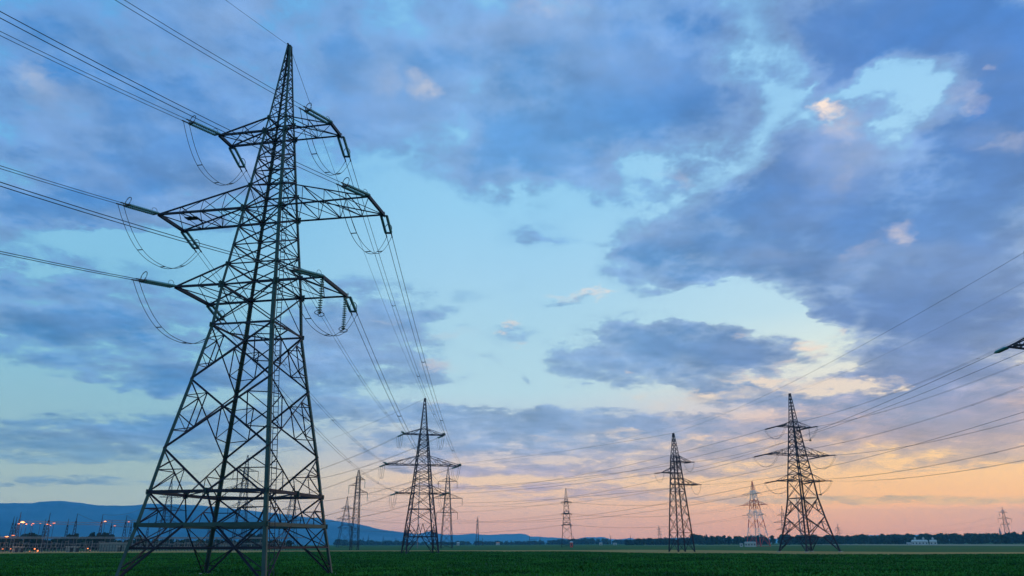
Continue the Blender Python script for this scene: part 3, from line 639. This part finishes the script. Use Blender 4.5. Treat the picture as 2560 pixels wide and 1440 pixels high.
span('rail', 'slimleft', RAILPH, 2.2, 0, .032, group='single cables between slim pylons')
span('banded', 'endon', ALL, 3.6, 0, .032, group='cables of the red and white pylon', sya=-1, syb=-1)
span('endon', 'leftpair', ALL, 4.2, 0, .032, group='cables left of the end-on pylon')
span('banded', 'farright', ALL, 6.5, 0, .035, group='cables of the red and white pylon', earth=False)
span('tiny_b', 'woods', [(0, -1), (1, -1), (1, 1), (2, -1)], 9.0, 0, .05, group='faint cables over the woods', earth=False)

def disc_string(b, p, q, r=.108, n=15, seg=9):
    pts, rr = [], []
    for i in range(n):
        for (t_, ra) in ((0, .03), (.3, .035), (.4, 1.0 * r), (.58, .9 * r), (.68, .03)):
            pts.append(lerp(p, q, (i + t_) / n)); rr.append(ra)
    b.tube(pts, rr, seg)
def ring(b, c, ax, ay, ra, rb, tr=.025, n=14):
    b.tube([c + ax * (ra * math.cos(a)) + ay * (rb * math.sin(a)) for a in np.linspace(0, 2 * math.pi, n)], tr, 5)
def dress(key):
    T = TW[key]; L_ = T.local
    for (k, sx), ends in T.ends.items():
        qs = []
        done = False
        for kind, p, q in ends:
            lp, lq = L_(p), L_(q)
            if kind == 'hang':
                if done: continue
                done = True
                b = MB(); b.tube([lp, lq], .11 if T.y < 400 else .16, 5); b.build('insulator_string', MT['glass'] if T.y < 300 else MT['far'], T.root); continue
            qs.append(lq); d = (lq - lp).normalized(); sd_ = Vector((-d.y, d.x, 0)).normalized(); up = sd_.cross(d)
            if up.z < 0: up = -up
            if key == 'near':
                b = MB()
                for e in (-1, 1): disc_string(b, lp + d * .22 + sd_ * e * .2, lp + d * 2.55 + sd_ * e * .2)
                o = b.build('insulator_string', MT['glass'], T.root, smooth=True)
                f = MB(); f.bar(lp + d * .2 - sd_ * .26, lp + d * .2 + sd_ * .26, .1); f.bar(lp, lp + d * .2, .08); f.build('yoke', MT['fit'], o); f = MB(); f.bar(lp + d * 2.6 - sd_ * .26, lp + d * 2.6 + sd_ * .26, .12)
                for e in (-1, 1): f.bar(lp + d * 2.6 + sd_ * e * .2, lq + sd_ * e * .2 + d * .15, .07)
                f.build('yoke', MT['fit'], o)
                f = MB(); c = lp + d * 2.5 + up * .3
                ring(f, c, up * .8 - d * .3, sd_, .42, .24, .028); ring(f, lp + d * .35 + up * .2, up, d, .2, .22, .016)
                f.build('arcing_ring', MT['fit'], o)
            else:
                b = MB(); big = T.y < 240
                if big:
                    for e in (-1, 1): b.tube([lp + sd_ * e * .14, lp + d * .3 + sd_ * e * .14, lq - d * .4 + sd_ * e * .14, lq], [.04, .12, .12, .05], 6)
                else: b.tube([lp, lp + d * .2, lq - d * .2, lq], [.05, .15, .15, .05], 5)
                b.build('insulator_string', MT['glass'] if key in ('mid', 'edge') else MT['dark'], T.root)
        if len(qs) == 2:       # jumper loop under the arm
            drop = {'near': 2.7, 'mid': 2.9, 'right': 2.6}.get(key, 2.2)
            A, B_ = qs; sp_ = Vector((1, 0, 0)) * (.2 if key in ('near', 'mid', 'right') else 0)
            lines = []
            for e in ((-1, 1) if sp_.length else (0,)):
                pts = []
                for t in np.linspace(0, 1, 22):
                    p = lerp(A, B_, t); p.z -= drop * (1 - abs(2 * t - 1) ** 2.4); pts.append(p + sp_ * e)
                b = MB(); b.tube(pts, {'near': .022, 'mid': .03, 'right': .03}.get(key, .04), 4); lines.append(pts)
                o = b.build('jumper_cable', MT['wire'], T.root)
            if key == 'near':
                for i in (6, 12, 17): f = MB(); f.bar(lines[0][i], lines[1][i], .05); f.build('spacer', MT['fit'], o)
    if key == 'near':          # hanging strings that carry the jumper under the lower right arm
        a = T.spec['arms'][2]
        for e in (-1, 1):
            p = Vector((a['Rr'] - .05, e * (a['tw'] - .08), a['z'] - .1)); q = p - Vector((0, 0, 2.35)); b = MB(); disc_string(b, p, q, .15, 15)
            o = b.build('insulator_string', MT['glass'], T.root, smooth=True)
            f = MB(); ring(f, q + Vector((0, .25, 0)), Vector((0, 1, 0)), Vector((1, 0, .5)), .3, .16, .025); ring(f, q - Vector((0, .25, 0)), Vector((0, 1, 0)), Vector((1, 0, .5)), .3, .16, .025)
            f.build('arcing_ring', MT['fit'], o)
    if key == 'right':
        for k in (0, 2):
            a = T.spec['arms'][k]; p = Vector((a['Rr'] - .1, 0, a['z'])); b = MB(); b.tube([p, p - Vector((0, 0, 2.8))], .05, 5); b.box(p - Vector((0, 0, 2.9)), .35, .35, .3); b.build('hanging_weight', MT['fit'], T.root)
for k_, T_ in TW.items():
    build_tower(T_); dress(k_)

# ------------------------------------------------------------------ trees and woods
def leaf_cloud(centers, radii, n, size):
    c = np.array(centers); r = np.array(radii); i = rng.choice(len(c), n, p=(r.prod(1) ** .7) / (r.prod(1) ** .7).sum())
    d = rng.normal(size=(n, 3)); d /= np.linalg.norm(d, axis=1)[:, None]; rad = rng.random(n) ** .45
    p = c[i] + d * rad[:, None] * r[i]
    a = rng.normal(size=(n, 3)); a /= np.linalg.norm(a, axis=1)[:, None]; b = np.cross(a, rng.normal(size=(n, 3))); b /= np.linalg.norm(b, axis=1)[:, None]
    s = size * (.6 + .8 * rng.random(n))[:, None]
    v = np.stack([p - a * s - b * s * .6, p + a * s - b * s * .6, p + a * s * .7 + b * s * .6, p - a * s * .7 + b * s * .6], 1).reshape(-1, 3)
    return v
def tree(name, pos, h, w, label, group, tall=False):
    root = empty(name, (pos.x, pos.y, 0)); tag(root, label, 'tree', group)
    b = MB(); b.tube([(0, 0, 0), (.1, 0, h * .3), (0, .1, h * .75)], [h * .03, h * .022, h * .008], 6)
    for k in range(5):
        a = k * 1.3; b.tube([(0, 0, h * (.25 + .08 * k)), (math.cos(a) * w * .3, math.sin(a) * w * .3, h * (.4 + .09 * k))], [h * .012, h * .004], 4)
    b.build('trunk', MT['bark'], root)
    cs, rs = [], []
    for k in range(9):
        z = h * (.3 + .62 * k / 8); q = w * .28 * (math.sin(math.pi * (.15 + .8 * k / 9)) + .15)
        cs.append((rng.normal(0, q * .7), rng.normal(0, q * .7), z)); rs.append((q + .3, q + .3, h * (.11 if not tall else .14)))
    v = leaf_cloud(cs, rs, 900, .38); np_mesh('crown', v, np.arange(len(v)).reshape(-1, 4), MT['leaf'], root)
def woodland(name, prof, d, depth, n, size, label):
    xs = [p[0] for p in prof]; hs = [p[1] for p in prof]
    cs, rs = [], []
    for k in range(int((xs[-1] - xs[0]) / 3.2)):
        px = rng.uniform(xs[0], xs[-1]); base = np.interp(px, xs, [p[2] for p in prof]); top = at(px, np.interp(px, xs, hs), d).z * rng.choice([rng.uniform(.6, .95), rng.uniform(.85, 1.1)])
        p = at(px, base, d + rng.random() * depth); w = rng.uniform(2.2, 4.5) * d / 850
        for q in (.3, .62, .85): cs.append((p.x + rng.normal(0, .6), p.y, top * q)); rs.append((w * (1.2 - q * .6), w, top * .2))
    v = leaf_cloud(cs, rs, n, size); np.clip(v[:, 2], .05, None, out=v[:, 2])
    o = np_mesh(name, v, np.arange(len(v)).reshape(-1, 4), MT['wood']); tag(o, label, 'woods', kind='stuff')
woodland('woodland', [(1560,1350,1361),(1640,1346,1361),(1725,1346,1361),(1735,1338,1361),(1760,1338,1361),(1785,1343,1361),(1800,1340,1361),(1880,1340,1361),(1990,1339,1361),(2100,1339.5,1361),(2200,1338,1361),(2330,1335.5,1360),(2440,1334,1360),(2560,1333,1360),(2900,1330,1360)], 850, 40, 60000, 1.0, 'long dark wood along the horizon on the right')
woodland('woodland', [(840,1350,1358),(960,1352,1358),(1080,1356,1358),(1150,1354,1358),(1300,1354,1358),(1350,1352,1358),(1430,1348,1358),(1480,1347,1358),(1535,1349,1358),(1570,1350,1358),(1660,1347,1358)], 1500, 60, 16000, 1.7, 'low hazy line of trees across the middle of the horizon')
for i, (px, top, w, d, lab) in enumerate([(66,1333,6,400,'round dark tree behind the leftmost gantry mast'),(84,1337,7,410,'low bushy tree just right of the leftmost gantry mast'),(183,1334,5,400,'small dark tree left of the third tall gantry mast'),
   (226,1333,4,405,'first narrow poplar between two tall masts'),(240,1335,3.4,408,'second narrow poplar, shorter than its neighbours'),(247,1334,3.4,402,'third narrow poplar touching a tall mast'),(256,1333,3.6,404,'fourth narrow poplar behind a tall mast'),(263,1335,4,406,'last poplar at the right of the row'),
   (345,1339,7,400,'dark tree close to the left leg of the foreground pylon'),(620,1334,9,430,'round tree at the back, left of the front leg'),(645,1335,9,432,'round tree at the back, against the front leg')]):
    p = at(px, 1368, d); h = at(px, top, d).z
    tree('tree', p, h, w, lab, 'trees of the substation', 3 <= i <= 7)
woodland('hedge', [(-120,1346,1368),(40,1344,1368),(110,1350,1368),(170,1345,1368),(215,1344,1368),(270,1344,1368),(300,1352,1368),(420,1350,1368),(560,1349,1368),(720,1352,1366)], 415, 10, 20000, .5, 'dark hedge behind the substation equipment')

# ------------------------------------------------------------------ substation
SUBA = R(0)
def mast(px, top, d, label, w0=1.5, spike=True):
    p = at(px, 1368, d); h = at(px, top, d).z; q = at(px, 1368, d)
    # foot: straight below the top
    tp = at(px, top, d); root = empty('gantry_mast', (tp.x, tp.y, 0), math.atan2(-tp.x, tp.y)); tag(root, label, 'gantry mast', 'gantry masts of the substation')
    zb = h * .64; b = MB()
    cs = [(-1, -.6), (1, -.6), (-1, .6), (1, .6)]
    def c(i, z): f = lerp(w0 * .5, .18, min(1, z / (h * .8))); return Vector((cs[i][0] * f, cs[i][1] * f, z))
    for i in range(4): b.bar(c(i, 0), c(i, h * .8), .2)
    b.build('leg', MT['far'], root)
    b = MB(); n = 9
    for k in range(n):
        z0, z1 = h * .8 * k / n, h * .8 * (k + 1) / n
        for (i, j) in ((0, 1), (1, 3), (3, 2), (2, 0)): b.bar(c(i, z0), c(j, z1), .11); b.bar(c(j, z0), c(i, z1), .11)
    b.build('bracing', MT['far'], root)
    if spike: b = MB(); b.tube([(0, 0, h * .78), (0, 0, h)], [.16, .08], 5); b.build('lightning_spike', MT['far'], root)
    return tp
words = ['first', 'second', 'third', 'fourth', 'fifth', 'sixth']
mp = [mast(px, top, 330, f'{w_} tall spiked gantry mast from the left edge', 1.7) for (px, top), w_ in zip([(53,1280),(126,1282),(194,1284),(257.5,1286),(317.5,1288)], words)]
for (px, top), w_ in zip([(36,1291),(43,1292),(115,1297),(172,1297),(281,1300),(330,1302)], ['thin mast leftmost of all, dark and leaning behind its neighbour', 'thin mast just left of the first tall mast', 'thin shorter mast just left of the second tall mast', 'thin shorter mast between the second and third tall masts', 'thin shorter mast between the fourth and fifth tall masts', 'thin shorter mast just right of the fifth tall mast']):
    mast(px, top, 375, w_, 1.4)
for (px, top), w_ in zip([(373,1299),(478,1293),(526,1294),(560,1306),(608,1301),(655,1300),(700,1308)], ['behind the left leg of the foreground pylon', 'left of the back leg of the foreground pylon', 'touching the back leg of the foreground pylon', 'right of the back leg of the foreground pylon', 'under the hanging pylon inside the lattice', 'left of the front leg of the foreground pylon', 'right of the front leg of the foreground pylon']):
    mast(px, top, 380, 'spiked gantry mast ' + w_, 1.5)
def beam(name, px0, px1, y0, y1, d, th, label, group):
    a, b_ = at(px0, y0, d), at(px1, y1, d); o = MB(); n = max(4, int((b_ - a).length / 1.4)); up = Vector((0, 0, th))
    for s_ in (0, 1): o.bar(a + up * s_, b_ + up * s_, .14)
    for k in range(n): o.bar(lerp(a, b_, k / n) + up * (k % 2), lerp(a, b_, (k + 1) / n) + up * ((k + 1) % 2), .09)
    o = o.build(name, MT['pale'], None); tag(o, label, 'gantry beam', group); return o
GB = 'gantry beams'
beam('gantry_beam', 53, 126, 1307.5, 1310, 330, .8, 'lattice beam between the first and second tall masts', GB)
beam('gantry_beam', 126, 194, 1310, 1311.5, 330, .8, 'lattice beam between the second and third tall masts', GB)
beam('gantry_beam', 194, 257, 1311.5, 1312.5, 330, .8, 'lattice beam between the third and fourth tall masts', GB)
beam('gantry_beam', 257, 317, 1306, 1306.5, 331, .8, 'higher lattice beam between the fourth and fifth tall masts', GB)
beam('gantry_beam', 317, 350, 1306.5, 1307, 331, .8, 'lattice beam from the fifth tall mast towards the foreground pylon', GB)
beam('gantry_beam', 281, 330, 1316.5, 1317, 375, .8, 'lower lattice beam between two thin masts', GB)
# long busbars on posts
def pipe(px0, px1, y0, y1, d, r, label):
    a, b_ = at(px0, y0, d), at(px1, y1, d); b = MB(); b.tube([lerp(a, b_, t) for t in np.linspace(0, 1, 12)], r, 6, True); o = b.build('busbar', MT['pale']); tag(o, label, 'busbar', 'busbars of the substation')
pipe(-160, 760, 1342.5, 1344, 318, .17, 'long pale tubular busbar, upper one along the substation'); pipe(-160, 720, 1345.5, 1346.5, 322, .15, 'long pale tubular busbar, just below the upper one')
pipe(40, 700, 1360, 1359.5, 312, .09, 'thin busbar at half height above the apparatus')
proto = {}
def post(kind, px, d, top, label, group):
    key = kind
    tp = at(px, top, d)
    if key not in proto:
        root = empty('busbar_support' if kind == 0 else 'switchgear', (tp.x, tp.y, 0)); h = tp.z
        b = MB(); b.bar((0, 0, 0), (0, 0, h * .55), .15); b.box((0, 0, .1), .4, .4, .3); b.build('stand', MT['pale'], root)
        b = MB()
        if kind == 0: disc_string(b, Vector((0, 0, h * .55)), Vector((0, 0, h)), .13, 7, 6)
        else:
            for e in (-1, 1): b = MB(); disc_string(b, Vector((e * .55, 0, h * .55)), Vector((e * .55, 0, h)), .12, 6, 6); b.build('insulator', MT['porcelain'], root)
        if kind == 0: b.build('insulator', MT['porcelain'], root)
        if kind: b = MB(); b.box((0, 0, h * .53), 1.5, .25, .18); b.build('crossbeam', MT['pale'], root); b = MB(); b.bar((-.7, 0, h), (.7, 0, h), .12); b.build('contact_arm', MT['pale'], root)
        proto[key] = (root, h)
    else:
        r0, h0 = proto[key]; root = r0.copy(); COL.objects.link(root); root.location = (tp.x, tp.y, 0); s = tp.z / h0; root.scale = (1, 1, s)
        for ch in r0.children: c = ch.copy(); COL.objects.link(c); c.parent = root
    tag(root, label, 'busbar support' if kind == 0 else 'switchgear', group)
for k in range(58):
    px = -40 + k * 13.2 + rng.uniform(-6, 6); post(0, px, 316 + rng.uniform(0, 26), 1345 + rng.choice([0, 0, 1, 4, 8]), 'slim post insulator carrying the long busbars of the substation', 'busbar supports')
for k in range(64):
    px = -30 + k * 11.8 + rng.uniform(-3, 3); post(1, px, 298 + rng.uniform(0, 28), 1358 + rng.uniform(-4, 5), 'low switchgear pair standing in the substation yard', 'switchgear rows')
def block(name, px0, px1, ytop, d, dep, m, label, cat, ribs=0, roofm=None):
    a, b_ = at(px0, ytop, d), at(px1, ytop, d); c = (a + b_) / 2; w = (b_ - a).length; h = a.z
    root = empty(name, (c.x, c.y, 0), math.atan2(b_.y - a.y, b_.x - a.x)); tag(root, label, cat)
    b = MB(); b.box((0, dep / 2, h / 2), w, dep, h)
    for k in range(ribs): b.box((-w / 2 + w * (k + .5) / ribs, -.06, h * .48), w / ribs * .35, .12, h * .9)
    b.build('wall', m, root); b = MB(); b.box((0, dep / 2, h + .08), w + .4, dep + .4, .16); b.build('roof', roofm or MT['roof'], root)
    b = MB(); b.box((w * .28, -.09, min(1.0, h * .4)), .9, .06, min(2.0, h * .8)); b.build('door', MT['glassdark'], root)
    return root
block('control_kiosk', 166, 184, 1367, 292, 3, MT['kiosk'], 'small grey kiosk at the field edge below the third tall mast', 'kiosk')
block('control_kiosk', 185, 198, 1367.5, 291, 3, MT['kiosk'], 'small kiosk lit orange from one side', 'kiosk')
block('control_kiosk', 33, 46, 1367, 296, 3, MT['kiosk'], 'small grey kiosk near the left edge', 'kiosk')
block('control_kiosk', 48, 59, 1368, 296, 2.5, MT['kiosk'], 'reddish lit kiosk beside the leftmost grey kiosk', 'kiosk')
block('switch_hall', 250, 318, 1358, 300, 8, MT['hall'], 'long pale ribbed hall under the fourth and fifth tall masts', 'hall', 14)
block('control_kiosk', 292, 301, 1365.5, 290, 2.2, MT['kiosk'], 'pale louvred cabinet in front of the ribbed hall', 'cabinet', 3)
block('switch_hall', 548, 592, 1362, 330, 8, MT['hall'], 'pale hall seen low through the foreground pylon', 'hall', 8)
# fence along the field edge
def fence():
    pts = [at(px, 1374, 283) for px in np.arange(-140, 760, 7.0)]; root = empty('mesh_fence', (pts[0].x, pts[0].y, 0)); tag(root, 'low wire mesh fence between the substation and the field', 'fence')
    o = Vector((pts[0].x, pts[0].y, 0)); b = MB()
    for p in pts: q = Vector((p.x, p.y, 0)) - o; b.bar(q, q + Vector((0, 0, 2.2)), .08)
    b.build('posts', MT['far'], root); b = MB()
    for z in (.5, 1.2, 2.1): b.tube([Vector((p.x, p.y, z)) - o for p in pts], .03, 4)
    b.build('rails', MT['far'], root)
fence()
# sodium yard lamps; the high ones are added glows standing for lit beams
def lamp(px, py, d, w, h, label, power=0, stand=True):
    w *= .55; h *= .45
    p = at(px, py, d); root = empty('floodlight', (p.x, p.y, 0)); tag(root, label, 'floodlight', 'sodium floodlights of the substation')
    b = MB(); b.tube([(0, 0, 0), (0, 0, p.z - h / 2)], .06, 5); b.build('pole', MT['far'], root)
    b = MB(); b.tube([(-w / 2, 0, p.z), (-w * .3, 0, p.z), (w * .3, 0, p.z), (w / 2, 0, p.z)], [h * .2, h * .5, h * .5, h * .2], 8, True); b.build('lamp_or_lit_spot', MT['lamp'], root)
    if power:
        l = bpy.data.lights.new('glow', 'POINT'); l.energy = power; l.color = (1, .36, .14); l.shadow_soft_size = .4
        lo = bpy.data.objects.new('glow', l); COL.objects.link(lo); lo.parent = root; lo.location = (0, -1.0, p.z - .3)
for a in [(57,1305.5,327,2.6,.9,'brightest floodlight, high on the first tall mast\'s beam',900),(47,1309.5,326,1.6,.6,'added glow for lit steel just left of and below the brightest one',0),(66,1310.5,327,1.2,.5,'small added glow for lit steel right of and below the brightest one',0),(83,1309,327,1.5,.5,'tilted added glow for lit steel on the first beam, middle of the span',0),(79,1312.5,326,.9,.4,'small added glow for lit steel under the first beam, middle of the span',0),(101,1308.5,327,.9,.35,'small added glow for lit steel on the first beam, right of its middle',0),(118,1310.5,327,1.3,.45,'added glow for lit steel just left of the second tall mast',0),(126,1313.5,326,.7,.35,'small floodlight below the second tall mast\'s beam',300),(135,1308,327,2.0,.4,'dim added glow for lit steel just right of the second tall mast',0),(263,1303.5,328,1.6,.5,'added glow for lit steel just right of the fourth tall mast',200),(322,1304.5,328,1.4,.5,'added glow for lit steel just right of the fifth tall mast',0),(287,1314.5,372,1.6,.5,'dim added glow for lit steel on the lower beam between two thin masts',0),
   (17,1341.5,312,2.2,.5,'elongated added glow for lit steel above the busbars, nearest the left edge',300),(33,1338.5,312,2.0,.45,'elongated added glow for lit steel above the busbars, second from the left edge',0),
   (7,1372.5,296,.9,.5,'low yard lamp nearest the left edge',60),(27,1372,296,.9,.5,'low yard lamp beside the leftmost kiosk',60),(87,1372,292,.8,.8,'round yard lamp above a brighter one near the fence',150),(94,1377,290,.9,.9,'brightest low yard lamp at the field edge',200),(75,1378,291,.8,.3,'dim yard lamp left of the brightest low one',0),(219.5,1371,292,.8,.7,'round yard lamp between the lit kiosk and the ribbed hall',120),(225,1376,290,.6,.35,'small yard lamp under the round one by the ribbed hall',0),(440,1369.5,296,.6,.6,'small red lamp seen under the foreground pylon\'s belt, left one',20),(452,1369.5,296,.6,.6,'small red lamp seen under the foreground pylon\'s belt, right one',20)]:
    lamp(*a)
# lines from the near tall masts up to the pylon by the substation
for k, (i, arm, s) in enumerate([(3, 0, -1), (4, 1, -1), (2, 2, -1)]):
    a = mp[i]; b_ = TW['leftin'].tip(arm, s, -1); cable('power_line', [sagpts(a, b_, 3.0, 20)], .05, f'single cable from the {words[i]} tall gantry mast to the substation pylon', 'cables into the substation')

# ------------------------------------------------------------------ farm, sheds, houses, masts on the horizon
def house(px0, px1, ybase_d, yeave, yridge, wallm, roofm, label, name='house', cat='house', cup=0, win=3):
    d = ybase_d; a, b_ = at(px0, yeave, d), at(px1, yeave, d); c = (a + b_) / 2; w = (b_ - a).length; he, hr = a.z, at(px0, yridge, d).z; dep = min(9, max(4, w * .5))
    root = empty(name, (c.x, c.y, 0), math.atan2(b_.y - a.y, b_.x - a.x)); tag(root, label, cat)
    b = MB(); b.box((0, dep / 2, he / 2), w, dep, he); b.build('wall', wallm, root)
    b = MB(); e = .25
    b.add([(-w/2-e, -e, he), (w/2+e, -e, he), (w/2+e, dep+e, he), (-w/2-e, dep+e, he), (-w/2+w*.06, dep/2, hr), (w/2-w*.06, dep/2, hr)], [(0, 1, 5, 4), (1, 2, 5), (2, 3, 4, 5), (3, 0, 4), (3, 2, 1, 0)])
    rf = b.build('roof', roofm, root)
    for k in range(cup):
        x = (k + .5) / cup * w - w / 2; q = MB(); q.box((x, dep / 2, hr + .3), 1.3, 1.3, 1.3); q.tube([(x, dep / 2, hr + .95), (x, dep / 2, hr + 1.9)], [.95, .05], 6); q.build('cupola', wallm, rf)
    for k in range(win):
        x = (k + .5) / win * w - w / 2; q = MB(); q.box((x, -.03, he * .5), w / win * .35, .06, he * .35); q.build('window', MT['glassdark'], root)
house(2278, 2320, 640, 1353.5, 1349.5, MT['wall'], MT['wall'], 'long white barn with two roof cupolas in front of the wood', 'barn', 'barn', 2, 5)
house(2323.5, 2342, 640, 1353.5, 1349.5, MT['wall'], MT['wall'], 'white barn with a single cupola, right of the long one', 'barn', 'barn', 1, 2)
house(2266, 2277.5, 640, 1358, 1356, MT['wall'], MT['roof'], 'low annex at the left end of the long white barn', 'annex', 'annex', 0, 2)
house(1861, 1890, 430, 1356, 1354.5, MT['wall'], MT['wall'], 'white flat shed at the foot of the red and white pylon', 'shed', 'shed', 0, 4)
house(1849, 1857, 430, 1359, 1358, MT['wall'], MT['kiosk'], 'small pale container left of the white flat shed', 'container', 'container', 0, 1)
house(1425, 1432, 430, 1356, 1353.5, MT['redpaint'], MT['wall'], 'little red and white hut at the end-on pylon\'s foot', 'hut', 'hut', 0, 1)
house(1142, 1149, 1100, 1357, 1355.5, MT['wall'], MT['wall'], 'tiny white house far off, left of the slender distant pylon', 'house', 'house', 0, 2)
house(1240, 1249, 1300, 1357.5, 1355.5, MT['wall'], MT['orangeroof'], 'tiny orange-roofed house right of the slender distant pylon', 'house', 'house', 0, 2)
house(1498, 1506, 900, 1357.6, 1356.6, MT['wall'], MT['wall'], 'tiny white hut left of the low woods gap', 'hut', 'hut', 0, 1)
house(1533, 1542, 900, 1357.8, 1357, MT['wall'], MT['roof'], 'tiny white hut in front of the woods gap', 'hut', 'hut', 0, 1)
def pole(px, top, d, r, label, name='slim_mast', cat='mast', arm=0, m='far'):
    tp = at(px, top, d); root = empty(name, (tp.x, tp.y, 0)); tag(root, label, cat, 'slim masts on the horizon' if name == 'slim_mast' else None)
    b = MB(); b.tube([(0, 0, 0), (0, 0, tp.z * .6), (0, 0, tp.z)], [r, r * .85, r * .6], 8, True); b.build('shaft', MT[m], root)
    if arm: b = MB(); b.bar((0, 0, tp.z * .62), (arm, 0, tp.z * .66), r); b.build('arm', MT[m], root)
pole(1990, 1236, 1300, 1.1, 'tall slim pale chimney behind the right pylon', 'chimney', 'chimney', m='concrete')
pole(1050, 1175, 420, .28, 'thin grey pole behind the middle pylon\'s body', m='pale')
pole(1323.5, 1340, 900, .3, 'dark pole with one short arm, right of the slender distant pylon', arm=9)
pole(1350, 1339, 950, .25, 'thin pole right of the pole with one arm')
pole(1206.5, 1344, 900, .25, 'short pole beside the slender distant pylon')
pole(1277.5, 1349, 1000, .25, 'stubby pole before the orange-roofed house\'s right side')
pole(1526.5, 1339, 1300, .6, 'thin tower over the low woods, left of the gap'); pole(1576, 1338.5, 1300, .6, 'thin tower over the low woods, right of the gap'); pole(1434, 1340, 1200, .4, 'thin pole at the right leg of the end-on pylon')
for px, top, h_, lab in [(921.5, 1337, 34, 'first of three tiny hazy pylons left of the middle pylon'), (958.5, 1340, 34, 'second of three tiny hazy pylons left of the middle pylon'), (990, 1343, 30, 'third of three tiny hazy pylons left of the middle pylon'), (2498, 1319, 34, 'tiny pylon left of the pylon behind the woods'), (908.5, 1341, 30, 'tiny hazy mast-like pylon beside the first of the three')]:
    r_ = ray(px, top); t_ = (h_ - CAM_H) / r_.z; p = r_ * t_
    T_ = Tower(PY, p.x, p.y, R(-5), plain(h_, 2.4, .8, arms3((h_ * .76, h_ * .62, h_ * .48), (h_ * .8, h_ * .66, h_ * .53), (4, 5.5, 4.5)), leg=.5, brace=.28), lab, lab, 'far pylons'); build_tower(T_)

# ------------------------------------------------------------------ haze
b = MB(); b.box((0, 0, (HAZE_TOP - 3) / 2), 2 * HAZE_R + 200, 2 * HAZE_R + 200, HAZE_TOP + 3); b.v = [tuple(v) for v in b.v]
hz = b.build('haze', bpy.data.materials.new('haze_air')); tag(hz, 'thin blue evening haze over the plain', 'haze', kind='stuff')
hm = hz.data.materials[0]; hm.use_nodes = True; t = hm.node_tree; t.nodes.clear()
vo = t.nodes.new('ShaderNodeVolumePrincipled'); vo.inputs['Color'].default_value = (.13, .55, 1.0, 1); vo.inputs['Density'].default_value = HAZE_D; vo.inputs['Anisotropy'].default_value = 0.55
ou = t.nodes.new('ShaderNodeOutputMaterial'); t.links.new(vo.outputs[0], ou.inputs['Volume'])
